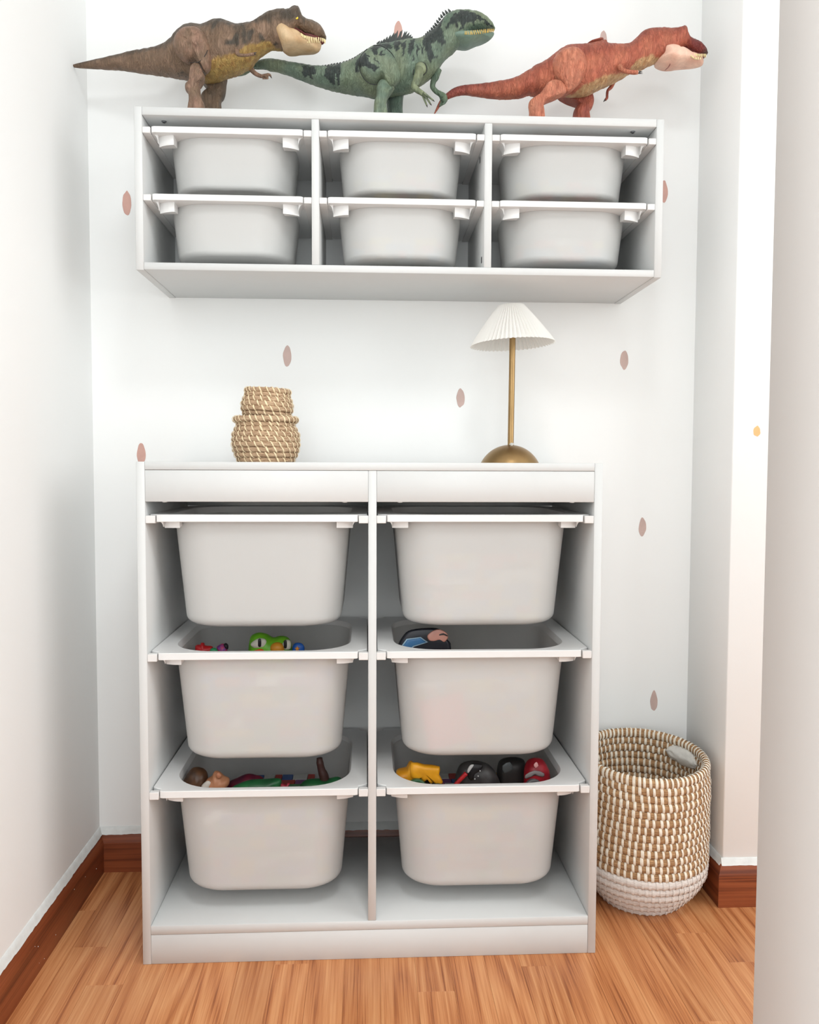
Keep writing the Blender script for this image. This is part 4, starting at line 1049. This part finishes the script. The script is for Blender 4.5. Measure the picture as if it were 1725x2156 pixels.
belR = [(1180, 206), (1204, 197), (1224, 175), (1262, 159), (1299, 153), (1321, 144), (1330, 125), (1365, 112), (1384, 120), (1400, 128), (1410, 140)]
def colR(u, v, s, p):
    n1 = nz(p.x, p.y, p.z, 35, 61); n2 = nz(p.x*1.6, p.y, p.z*0.6, 150, 67)
    cc = mixc(cR, cR2, 0.5+0.9*n1+0.5*n2)
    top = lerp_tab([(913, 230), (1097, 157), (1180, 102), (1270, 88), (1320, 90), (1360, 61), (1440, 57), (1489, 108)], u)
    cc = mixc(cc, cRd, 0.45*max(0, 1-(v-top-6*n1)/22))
    if u > 1433: cc = mixc(cc, srgb(112, 38, 38), max(0, min(0.85, (u-1436)/16)))
    if u > 1452: cc = mixc(cc, srgb(84, 64, 60), max(0, min(0.85, ((u-1474)/16 + (v-100)/40))))
    if u > 1195:
        bl = lerp_tab(belR, u) if u < 1400 else 999
        cc = mixc(cc, mixc(cRb, srgb(170, 118, 76), 0.3+n2), (v-bl-5*n1-3*n2)/4)
    return cc
rd = thing('toy_dinosaur', 'red-brown toy tyrannosaur with a pale pink lower jaw, right end of the shelf top', 'toy', (0.33, -0.14, SHZ), 'toy dinosaurs on the wall shelf')
def shR(u, sz):
    if u > 1440 and sz > 0: return 1-0.42*sz
    return 1-0.12*max(0, sz)
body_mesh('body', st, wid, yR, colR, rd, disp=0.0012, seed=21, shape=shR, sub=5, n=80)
cJr = srgb(232, 192, 170)
jr = [(1130, 380), (1140, 320), (1180, 280), (1250, 263), (1305, 282), (1338, 318), (1385, 316), (1440, 352), (1490, 398), (1530, 432), (1600, 440), (1621, 470), (1608, 530), (1570, 560), (1480, 572), (1350, 577), (1260, 594), (1180, 592), (1110, 570), (1062, 528), (1085, 480), (1122, 430)]
jaw = pad('lower_jaw', jr, lambda u, v: yR(u), 0.0385, lambda u, v, s, p: mixc(cJr, srgb(206, 146, 124), 0.25+0.7*nz(p.x, p.y, p.z, 40, 5)), rd, sight=0.55, centre=(1320, 450), rings_n=16, pw=3.6, mat='dinos', seed=22, orig=OG, s=SG, disp=0.0004,
          taper=lambda u, v: lerp_tab([(1375, 0.92), (1400, 1.0), (1430, 0.86), (1460, 0.66), (1480, 0.45)], u))
ylr = lambda w0: (lambda u: yR(u)-lerp_tab([(1420, .031), (1440, .0265), (1455, .0225), (1475, .0185), (1484, .012), (1489, .005)], u)-w0)
pad('mouth_lining', [(1340, 325), (1440, 360), (1520, 398), (1650, 402), (1640, 440), (1600, 462), (1530, 455), (1440, 385)], lambda u, v: yR(u), 0.014, lambda u, v, s, p: srgb(96, 40, 36), rd, mat='dinos', pw=3, orig=OG, s=SG, rings_n=6, taper=lambda u, v: lerp_tab([(1430, 1.2), (1460, .95), (1486, .4)], u), centre=(1510, 415))
teeth(rd, [(1450, 368), (1490, 388), (1540, 402), (1600, 404), (1658, 404)], ylr(0.0045), OG, SG, 13, 0.0060, 0.0016, MAT['tooth'], True, 23)
teeth(jaw, [(1480, 415), (1530, 448), (1600, 452)], ylr(0.0060), OG, SG, 7, 0.0042, 0.0014, MAT['tooth'], False, 24)
eye(rd, 1180+1388/SG, 40+192/SG, yR(1437)-0.0235, 0.0027)
for sd in (-1, 1):
    yb = yR(1435)+sd*0.0215
    limb('brow_ridge', [(1330, 118, 10, yb), (1370, 108, 16, yb), (1398, 130, 17, yb), (1415, 175, 13, yb), (1440, 215, 9, yb)], lambda u, v, s, p: mixc(cR2, cRd, 0.6), rd, OG, SG, seed=8)
pad('jaw_hinge_line', [(1248, 503), (1250, 520), (1232, 550), (1195, 582), (1188, 580), (1222, 548), (1240, 520)], yR(1410)-0.0345, 0.0012, lambda u, v, s, p: srgb(110, 60, 52), rd, mat='dinos', orig=OG, s=SG, rings_n=3)
yRl = yR(1200)-0.040
skr = lambda u, v, s, p: mixc(mixc(srgb(204, 132, 104), cR, 0.4+0.9*nz(p.x, p.y, p.z, 40, 7)), cR2, 0.1+0.8*nz(p.x, p.y*1.5, p.z*0.6, 150, 2))
foldR = lambda u, v: -0.0022*exp(-((u-(1204-0.16*(v-100)))/3.0)**2)*(1 if 105 < v < 185 else 0) - 0.0014*exp(-((u-(1190-0.1*(v-100)))/3.0)**2)*(1 if 115 < v < 175 else 0)
pad('thigh', [(1340, 400), (1350, 330), (1385, 265), (1440, 215), (1520, 190), (1600, 192), (1655, 235), (1690, 300), (1706, 400), (1690, 480), (1645, 570), (1580, 645), (1510, 705), (1460, 715), (1430, 650), (1400, 590), (1370, 540), (1352, 470)], yRl, 0.026, skr, rd, sight=0.3, centre=(1530, 430), rings_n=22, k=6, pw=3.2, orig=OF, s=SF_, seed=24, disp=0.0014, fold=foldR)
pad('shin', [(1200, 700), (1245, 640), (1290, 580), (1360, 550), (1430, 565), (1475, 620), (1478, 690), (1410, 735), (1320, 770), (1260, 800), (1235, 845), (1232, 900), (1250, 1000), (1230, 1090), (1150, 1110), (1090, 1060), (1088, 900), (1080, 830), (1095, 775), (1150, 735)], yRl-0.010, 0.017, skr, rd, centre=(1210, 780), rings_n=18, pw=4, orig=OF, s=SF_, seed=25)
fp = px(900+1160/SF_, 60+1060/SF_, yRl-0.010); foot(rd, fp.x, yRl-0.010, skr)
yRf = yR(1230)+0.038
skrd = lambda u, v, s, p: mixc(cR2, cRd, 0.2+0.7*nz(p.x, p.y, p.z, 60, 31))
pad('leg', [(1385, 735), (1480, 700), (1620, 680), (1740, 680), (1775, 740), (1776, 800), (1755, 860), (1728, 905), (1740, 1050), (1700, 1160), (1600, 1160), (1560, 1080), (1556, 940), (1570, 870), (1592, 835), (1560, 800), (1500, 772)], yRf, 0.018, skrd, rd, centre=(1660, 830), rings_n=16, pw=4, orig=OF, s=SF_, seed=26)
fp = px(900+1640/SF_, 60+1140/SF_, yRf); foot(rd, fp.x, yRf, skrd)
yRa = yR(1310)-0.040
limb('arm', [(655, 525, 28, yRa+.016), (675, 545, 30, yRa+.006), (705, 580, 25, yRa), (770, 600, 22, yRa-.004), (840, 606, 24, yRa-.006), (880, 605, 22, yRa-.006)], skr, rd, OG, SG, claws=[(895, 598, 935, 602, 10, yRa-.008), (880, 615, 938, 620, 8, yRa-.005), (830, 618, 838, 634, 7, yRa-.005)])
yRb = yR(1280)+0.024
limb('arm', [(600, 720, 26, yRb), (575, 775, 22, yRb), (540, 812, 16, yRb), (532, 860, 15, yRb), (530, 895, 15, yRb), (510, 920, 14, yRb)], skrd, rd, OG, SG, claws=[(510, 918, 488, 942, 10, yRb)])
pad('back_hump', [(300, 285), (380, 262), (440, 246), (484, 244), (483, 262), (478, 276), (440, 300), (360, 310)], yR(1260), 0.020, lambda u, v, s, p: mixc(cR2, cRd, 0.3), rd, orig=OG, s=SG, rings_n=8)

# ------------------------------------------------------------------ what lies in the bins
def heap(key, zs, bx, seed, cols, label, top, hx_=None, hy_=None, front=0.0):
    """loose building bricks filling the lower part of a bin; nobody could count them: one object"""
    rr = random.Random(seed); B = bx; hx_ = hx_ or HX-0.051; hy_ = hy_ or HY-0.051
    V = []; F = []; CC = []; z = B.z+0.0035; y_c = B.y; rr0 = 0.066
    def fits(x_, y_): return max(abs(x_-B.x)-(hx_-rr0), 0)**2+max(abs(y_-y_c)-(hy_-rr0), 0)**2 <= rr0*rr0
    while z < top-0.012:
        h = 0.0145; yy = y_c-hy_
        while yy < y_c+hy_-0.02:
            d_ = rr.choice([0.016, 0.024, 0.032]); xx = B.x-hx_+rr.uniform(0, 0.01)
            d_ = min(d_, y_c+hy_-yy)
            while xx < B.x+hx_-0.018:
                w_ = min(rr.choice([0.016, 0.024, 0.032, 0.046]), B.x+hx_-xx)
                if rr.random() < 0.93 and all(fits(p_, q_) for p_ in (xx, xx+w_) for q_ in (yy, yy+d_)):
                    v, f = boxgeo(xx+0.0006, xx+w_-0.0006, yy+0.0006, yy+d_-0.0006, z, z+h-0.0008, 0.0006)
                    n0 = len(V); V += v; F += [[i+n0 for i in q] for q in f]
                    c_ = srgb(*rr.choice(cols)); CC += [c_]*len(v)
                xx += w_
            yy += d_
        z += h
    o = mesh('toy_bricks', V, F, MAT['toy'], None, cols=CC); tag(o, label, 'toy bricks', None, 'stuff'); return z
PAL = [(196, 60, 52), (60, 100, 170), (222, 186, 70), (84, 150, 90), (226, 226, 222), (150, 90, 150)]
PALP = [(222, 120, 110), (226, 206, 120), (150, 170, 200), (220, 220, 214), (206, 160, 120)]
C3 = lambda *c_: (lambda u, v, s, p: srgb(*c_))
zh10 = heap('10', 0, BINS[(1, 0)], 1, PAL, 'loose toy bricks filling the middle-row left bin', 0.520)
zh11 = heap('11', 0, BINS[(1, 1)], 2, PALP, 'loose toy bricks filling the middle-row right bin', 0.515)
zh20 = heap('20', 0, BINS[(2, 0)], 3, PAL, 'loose toy bricks under the dolls in the bottom-row left bin', 0.245)
zh21 = heap('21', 0, BINS[(2, 1)], 4, PAL, 'loose toy bricks under the toy vehicles in the bottom-row right bin', 0.245)
zh01 = heap('01', 0, BINS[(0, 1)], 5, PALP, 'pale toy bricks inside the top-row right bin', 0.77)
for k_, (key, w) in enumerate((((0, 1), 0), ((0, 2), 1), ((1, 1), 2), ((1, 2), 3))):
    Bq = UB[key]; heap('u', 0, Bq, 20+k_, PALP, 'pale toy bricks inside the %s %s bin of the wall shelf' % (['upper', 'lower'][key[0]], cn[key[1]]), Bq.z+0.05, UHX-0.042, UHY-0.042)
def slab(x0, x1, y, z0, z1, col, rot, label, th=0.012):
    V, F = boxgeo(-(x1-x0)/2, (x1-x0)/2, 0, th, -(z1-z0)/2, (z1-z0)/2, 0.002)
    Rm = Matrix.Rotation(rot, 3, 'Y'); c0 = Vector(((x0+x1)/2, y, (z0+z1)/2))
    o = mesh('toy_box', [Rm@v+c0 for v in V], F, MAT['toy'], cols=[srgb(*col)]*len(V)); tag(o, label, 'toy box'); return o
a_ = px(892, 1572, -0.333); b_2 = px(986, 1466, -0.333)
slab(a_.x, b_2.x, -0.3340, a_.z, b_2.z, (240, 60, 74), radians(-12), 'pink box showing through the front of the middle-row right bin')

def toy(name, label, cat, loc, grp=None): return thing(name, label, cat, loc, grp)
yT = -0.205
# green frog-eyed toy: rounded head on a plump body resting on the bricks
p0 = px(568, 1350, yT)
fr = toy('toy_frog', 'green toy with white slit-pupil eyes and orange nose in the middle-row left bin', 'toy', (p0.x, yT, zh10))
zb = lambda y_: None
def vz(z, y):   # photograph row of height z on plane y
    lo, hi = 0.0, 2156.0
    for _ in range(40):
        m_ = (lo+hi)/2
        if px(862, m_, y).z > z: lo = m_
        else: hi = m_
    return lo
vb = vz(zh10+0.001, yT)
grn = lambda u, v, s, p: mixc(srgb(116, 190, 40), srgb(86, 158, 34), 0.4+nz(p.x, p.y, p.z, 60, 2))
pad('head', [(525, 1352), (530, 1338), (545, 1332), (562, 1335), (575, 1342), (590, 1339), (604, 1341), (613, 1352), (614, 1375), (606, 1392), (606, vb-3), (534, vb-3), (532, 1392), (524, 1372)], yT, 0.026, grn, fr, mat='toy', disp=0.0003, centre=(568, 1375), pw=3)
for (x0, x1, xp, v0) in ((529, 560, 547, 1354), (594, 612, 601, 1357)):
    pad('eye', [(x0, v0), ((x0+x1)/2, v0-10), (x1, v0-7), (x1, v0+8), ((x0+x1)/2, v0+11), (x0+2, v0+8)], yT-0.020, 0.0062, C3(206, 204, 190), fr, mat='toy', disp=0, rings_n=6)
    pad('pupil', [(xp-3, v0-8), (xp+2, v0-9), (xp+3.4, v0), (xp+2, v0+8), (xp-3, v0+7), (xp-3.6, v0)], yT-0.0262, 0.0012, C3(14, 14, 16), fr, mat='toy', disp=0, rings_n=4)
pad('nose', [(569, 1366), (573, 1356), (585, 1352), (596, 1357), (599, 1367), (594, 1376), (576, 1377)], yT-0.022, 0.011, C3(206, 140, 40), fr, mat='toy', disp=0, rings_n=7)
pad('collar', [(533, 1372), (548, 1366), (556, 1370), (553, 1382), (537, 1384)], yT-0.026, 0.006, C3(226, 96, 40), fr, mat='toy', disp=0, rings_n=5)
# blue disc with a star
yb_ = yT-0.002; pc = px(626, 1366, yb_)
bt = toy('toy_badge', 'round blue toy badge with an orange star beside the green frog-eyed toy', 'toy', (pc.x, yb_, zh10))
vb2 = vz(zh10+0.001, yb_)
pad('disc', [(616, 1362), (622, 1354), (634, 1354), (641, 1362), (640, 1376), (634, vb2-2), (622, vb2-2), (616, 1376)], yb_, 0.006, C3(34, 96, 186), bt, mat='toy', disp=0, rings_n=6)
stp = []
for i in range(10):
    a = pi/2+pi*i/5; r_ = 6.2 if i % 2 == 0 else 2.8; stp.append((626+r_*cos(a), 1366-r_*sin(a)))
pad('star', stp, yb_-0.0062, 0.0014, C3(232, 150, 48), bt, mat='toy', disp=0, rings_n=3, k=1)
# red toy and purple toy
yr_ = -0.225; vb3 = vz(zh10+0.001, yr_)
t1 = toy('toy_figure', 'small red plastic toy figure at the left of the middle-row left bin', 'toy', (px(428, 1360, yr_).x, yr_, zh10))
pad('body', [(411, 1366), (414, 1358), (422, 1357), (424, 1353), (430, 1354), (432, 1359), (447, 1361), (449, 1372), (444, vb3-2), (416, vb3-2)], yr_, 0.011, C3(176, 30, 34), t1, mat='toy', disp=0.0006, rings_n=8, k=3)
pad('base', [(442, 1368), (450, 1364), (458, 1368), (458, 1380), (444, 1380)], yr_-0.006, 0.005, C3(40, 140, 90), t1, mat='toy', disp=0, rings_n=5)
t2 = toy('toy_figure', 'small purple plastic toy right of the red one in the middle-row left bin', 'toy', (px(468, 1360, yr_).x, yr_+0.012, zh10))
pad('body', [(456, 1366), (462, 1358), (470, 1355), (477, 1360), (479, 1372), (474, vb3-2), (460, vb3-2)], yr_+0.012, 0.010, lambda u, v, s, p: mixc(srgb(116, 62, 140), srgb(186, 60, 90), 0.5+2*nz(p.x, p.y, p.z, 150, 2)), t2, mat='toy', disp=0.0004, rings_n=7)
pad('cap', [(471, 1357), (476, 1354), (481, 1359), (480, 1367), (475, 1365)], yr_+0.008, 0.006, C3(30, 26, 34), t2, mat='toy', disp=0, rings_n=5)

# printed cardboard cut-out in the middle-row right bin
yc_ = -0.275; vb4 = vz(zh11+0.001, yc_)
cb = toy('cardboard_cutout', 'black printed cardboard cut-out with a blue shape in the middle-row right bin', 'cardboard cutout', (px(885, 1360, yc_).x, yc_, zh11))
pad('board', [(834, 1376), (838, 1358), (851, 1336), (866, 1326), (900, 1322), (925, 1324), (932, 1336), (944, 1348), (950, 1364), (944, vb4-2), (850, vb4-2)], yc_, 0.0018, C3(22, 24, 34), cb, mat='toy', disp=0, rings_n=3, k=3, pw=20)
pad('blue_print', [(840, 1367), (856, 1345), (886, 1341), (902, 1352), (872, 1362), (862, 1370)], yc_-0.0022, 0.0009, C3(150, 178, 196), cb, mat='toy', disp=0, rings_n=3, k=1, pw=20)
pad('blue_print', [(844, 1366), (858, 1347), (885, 1343), (898, 1352), (870, 1360), (860, 1369)], yc_-0.0031, 0.0006, C3(58, 106, 150), cb, mat='toy', disp=0, rings_n=3, k=1, pw=20)
pad('pink_print', [(900, 1338), (912, 1328), (926, 1325), (940, 1332), (944, 1342), (936, 1352), (926, 1347), (914, 1350), (903, 1348)], yc_-0.0022, 0.0009, C3(190, 136, 122), cb, mat='toy', disp=0, rings_n=3, k=3, pw=20)
pad('line_print', [(925, 1336), (934, 1333), (943, 1338), (942, 1340), (934, 1335.5), (926, 1338)], yc_-0.0031, 0.0004, C3(30, 26, 28), cb, mat='toy', disp=0, rings_n=3, k=2, pw=20)

# dolls in the bottom-row left bin
yd = -0.262; vb5 = vz(zh20+0.001, yd)
d1 = toy('toy_doll', 'lying toy doll with brown hair and tan face in the bottom-row left bin', 'toy', (px(440, 1640, yd).x, yd, zh20))
pad('hair', [(384, 1652), (392, 1634), (404, 1618), (420, 1616), (434, 1624), (438, 1640), (432, 1652), (425, 1668), (420, vb5-2), (408, vb5-2), (398, 1668)], yd, 0.024, lambda u, v, s, p: mixc(srgb(92, 62, 40), srgb(58, 38, 26), 0.5+nz(p.x, p.y, p.z, 90, 2)), d1, mat='toy', disp=0.0015, rings_n=10)
pad('face', [(424, 1652), (436, 1640), (446, 1634), (452, 1624), (462, 1625), (472, 1634), (483, 1640), (481, 1654), (466, 1664), (464, vb5-2), (430, vb5-2)], yd-0.004, 0.020, C3(196, 136, 100), d1, mat='toy', disp=0.0005, rings_n=10, k=4)
pad('ear', [(455, 1628), (462, 1626), (467, 1633), (463, 1640), (456, 1637)], yd-0.022, 0.004, C3(180, 118, 86), d1, mat='toy', disp=0, rings_n=5)
pad('collar', [(424, 1655), (436, 1644), (444, 1648), (438, 1662), (428, 1666)], yd-0.020, 0.005, C3(214, 206, 196), d1, mat='toy', disp=0, rings_n=5)
pad('clothes', [(478, 1652), (500, 1638), (520, 1630), (538, 1632), (556, 1642), (560, vb5-2), (480, vb5-2)], yd+0.034, 0.018, lambda u, v, s, p: mixc(srgb(120, 34, 50), srgb(70, 26, 50), 0.5+nz(p.x, p.y, p.z, 60, 2)), d1, mat='toy', disp=0.0015, rings_n=8)
d2 = toy('toy_doll', 'toy figure in green clothes lying across the middle of the bottom-row left bin', 'toy', (px(540, 1650, yd).x, yd-0.02, zh20))
gcl = lambda u, v, s, p: mixc(srgb(36, 104, 58), srgb(28, 76, 46), 0.5+nz(p.x, p.y, p.z, 60, 6))
vb6 = vz(zh20+0.001, yd-0.02)
pad('clothes', [(484, 1664), (504, 1650), (530, 1642), (560, 1641), (590, 1640), (592, 1656), (588, vb6-2), (486, vb6-2)], yd-0.02, 0.018, gcl, d2, mat='toy', disp=0.0012, rings_n=8)
pad('hand', [(590, 1650), (602, 1652), (606, 1648), (611, 1650), (607, 1656), (611, 1661), (604, 1662), (600, 1668), (590, 1668)], yd-0.02, 0.006, C3(150, 44, 56), d2, mat='toy', disp=0, rings_n=6, k=3)
d3 = toy('toy_doll', 'green-sleeved toy figure raising a dark brown arm in the bottom-row left bin', 'toy', (px(680, 1650, yd).x, yd+0.01, zh20))
vb7 = vz(zh20+0.001, yd+0.01)
pad('clothes', [(628, 1664), (636, 1648), (652, 1641), (690, 1640), (712, 1636), (721, 1642), (719, 1654), (700, 1664), (704, vb7-2), (632, vb7-2)], yd+0.01, 0.018, gcl, d3, mat='toy', disp=0.0012, rings_n=8)
limb('arm', [(684, 1645, 10, yd+0.012), (682, 1634, 9.5, yd+0.012), (677, 1620, 7.5, yd+0.012), (674, 1606, 7, yd+0.012), (673, 1596, 6, yd+0.012)], C3(66, 40, 36), d3, (0, 0), 1.0, mat='toy')

# toy vehicles in the bottom-row right bin
yv = -0.280; vb8 = vz(zh21+0.001, yv)
def wheel(name, parent, u, v, y, r, col, hub, w=0.012):
    c0 = px(u, v, y)
    G = lathe([(0.0001, -w/2), (r*0.9, -w/2), (r, -w/2+0.002), (r, w/2-0.002), (r*0.9, w/2), (0.0001, w/2)], 0, 0, 28)
    o = mesh(name, [Vector((c0.x+q.x, c0.y+q.z, c0.z+q.y)) for q in G[0]], G[1], MAT['toy'], parent, smooth=True, cols=[srgb(*col)]*len(G[0]))
    H = lathe([(0.0001, 0), (r*0.5, 0), (r*0.55, 0.001), (r*0.3, 0.002), (0.0001, 0.002)], 0, 0, 20)
    mesh('hub', [Vector((c0.x+q.x, c0.y-w/2-q.z, c0.z+q.y)) for q in H[0]], H[1], MAT['toy'], o, smooth=True, cols=[srgb(*hub)]*len(H[0])); return o
ty = toy('toy_truck', 'yellow plastic toy truck with a toothed scoop in the bottom-row right bin', 'toy', (px(880, 1640, yv).x, yv, zh21))
yel = lambda u, v, s, p: mixc(srgb(214, 150, 26), srgb(186, 122, 16), 0.4+nz(p.x, p.y, p.z, 50, 2))
pad('cab', [(834, 1636), (838, 1622), (856, 1618), (862, 1606), (872, 1607), (880, 1640), (880, vb8-2), (846, vb8-2)], yv, 0.022, yel, ty, mat='toy', disp=0.0002, rings_n=8, k=2, pw=8)
pad('scoop', [(866, 1606), (894, 1610), (926, 1614), (925, 1630), (933, 1646), (924, 1654), (916, 1644), (908, 1650), (900, 1640), (892, 1645), (884, 1636), (876, 1640), (864, 1634)], yv-0.020, 0.010, yel, ty, mat='toy', disp=0, rings_n=8, k=2, pw=8, centre=(895, 1626))
pad('chassis', [(850, 1640), (920, 1645), (920, vb8-4), (850, vb8-4)], yv, 0.014, C3(60, 56, 50), ty, mat='toy', disp=0, rings_n=6, k=2, pw=8)
w = wheel('wheel', ty, 878, 1660, yv-0.036, 0.019, (36, 82, 52), (222, 140, 40))
wheel('wheel', ty, 921, 1664, yv-0.030, 0.014, (30, 60, 48), (120, 120, 110))
tb = toy('toy_vehicle', 'grey and black toy vehicle with a red bar in the bottom-row right bin', 'toy', (px(1000, 1640, yv).x, yv+0.02, zh21))
blk = lambda u, v, s, p: mixc(srgb(70, 68, 68), srgb(44, 42, 44), 0.4+nz(p.x, p.y, p.z, 70, 2))
vb9 = vz(zh21+0.001, yv+0.02)
pad('body', [(958, 1660), (960, 1630), (972, 1608), (1000, 1602), (1030, 1610), (1048, 1634), (1054, 1656), (1050, vb9-2), (962, vb9-2)], yv+0.02, 0.024, blk, tb, mat='toy', disp=0.0004, rings_n=10)
pad('windscreen', [(984, 1628), (988, 1612), (1000, 1607), (1016, 1611), (1012, 1622), (1000, 1630), (996, 1642), (988, 1640)], yv-0.006, 0.004, C3(20, 20, 24), tb, mat='toy', disp=0, rings_n=5)
pad('headlamp', [(984, 1622), (990, 1611), (998, 1610), (992, 1620), (986, 1628)], yv-0.0105, 0.0025, C3(190, 190, 190), tb, mat='toy', disp=0, rings_n=5)
limb('red_bar', [(948, 1665, 4, yv-0.014), (966, 1645, 4, yv-0.014), (982, 1628, 4.4, yv-0.014)], C3(172, 30, 36), tb, (0, 0), 1.0, mat='toy')
for (x_, y_) in ((1007, 1634), (1011, 1623), (1000, 1640)):
    pad('stud', [(x_-1.7, y_), (x_, y_-1.7), (x_+1.7, y_), (x_, y_+1.7)], yv-0.009, 0.002, C3(196, 196, 196), tb, mat='toy', disp=0, rings_n=3)
tk = toy('toy_vehicle', 'dark toy vehicle standing behind the red toy car in the bottom-row right bin', 'toy', (px(1085, 1640, yv).x, yv+0.05, zh21))
vb10 = vz(zh21+0.001, yv+0.05)
pad('body', [(1046, 1660), (1048, 1615), (1060, 1598), (1094, 1596), (1108, 1612), (1112, vb10-2), (1048, vb10-2)], yv+0.05, 0.022, C3(44, 42, 42), tk, mat='toy', disp=0.0003, rings_n=8, pw=5)
pad('window', [(1058, 1612), (1074, 1604), (1080, 1620), (1062, 1628)], yv+0.0285, 0.002, C3(84, 90, 92), tk, mat='toy', disp=0, rings_n=4, k=2)
tc_ = toy('toy_car', 'red toy car with a grey wheel at the right of the bottom-row right bin', 'toy', (px(1130, 1640, yv).x, yv+0.004, zh21))
vb11 = vz(zh21+0.001, yv+0.004)
red_ = lambda u, v, s, p: mixc(srgb(170, 24, 40), srgb(120, 16, 30), 0.4+nz(p.x, p.y, p.z, 50, 2))
pad('car_body', [(1104, 1640), (1106, 1616), (1116, 1600), (1140, 1598), (1152, 1612), (1158, 1632), (1160, vb11-8), (1106, vb11-8)], yv+0.004, 0.024, red_, tc_, mat='toy', disp=0.0002, rings_n=10, pw=5)
pad('grey_stripe', [(1106, 1632), (1126, 1622), (1146, 1628), (1144, 1636), (1126, 1630), (1108, 1640)], yv-0.0215, 0.0018, C3(120, 112, 112), tc_, mat='toy', disp=0, rings_n=4, k=2)
pad('white_mark', [(1124, 1610), (1130, 1604), (1134, 1612), (1128, 1617)], yv-0.0215, 0.0014, C3(206, 150, 150), tc_, mat='toy', disp=0, rings_n=4, k=2)
wheel('wheel', tc_, 1124, 1657, yv-0.022, 0.0165, (96, 96, 98), (150, 150, 150))
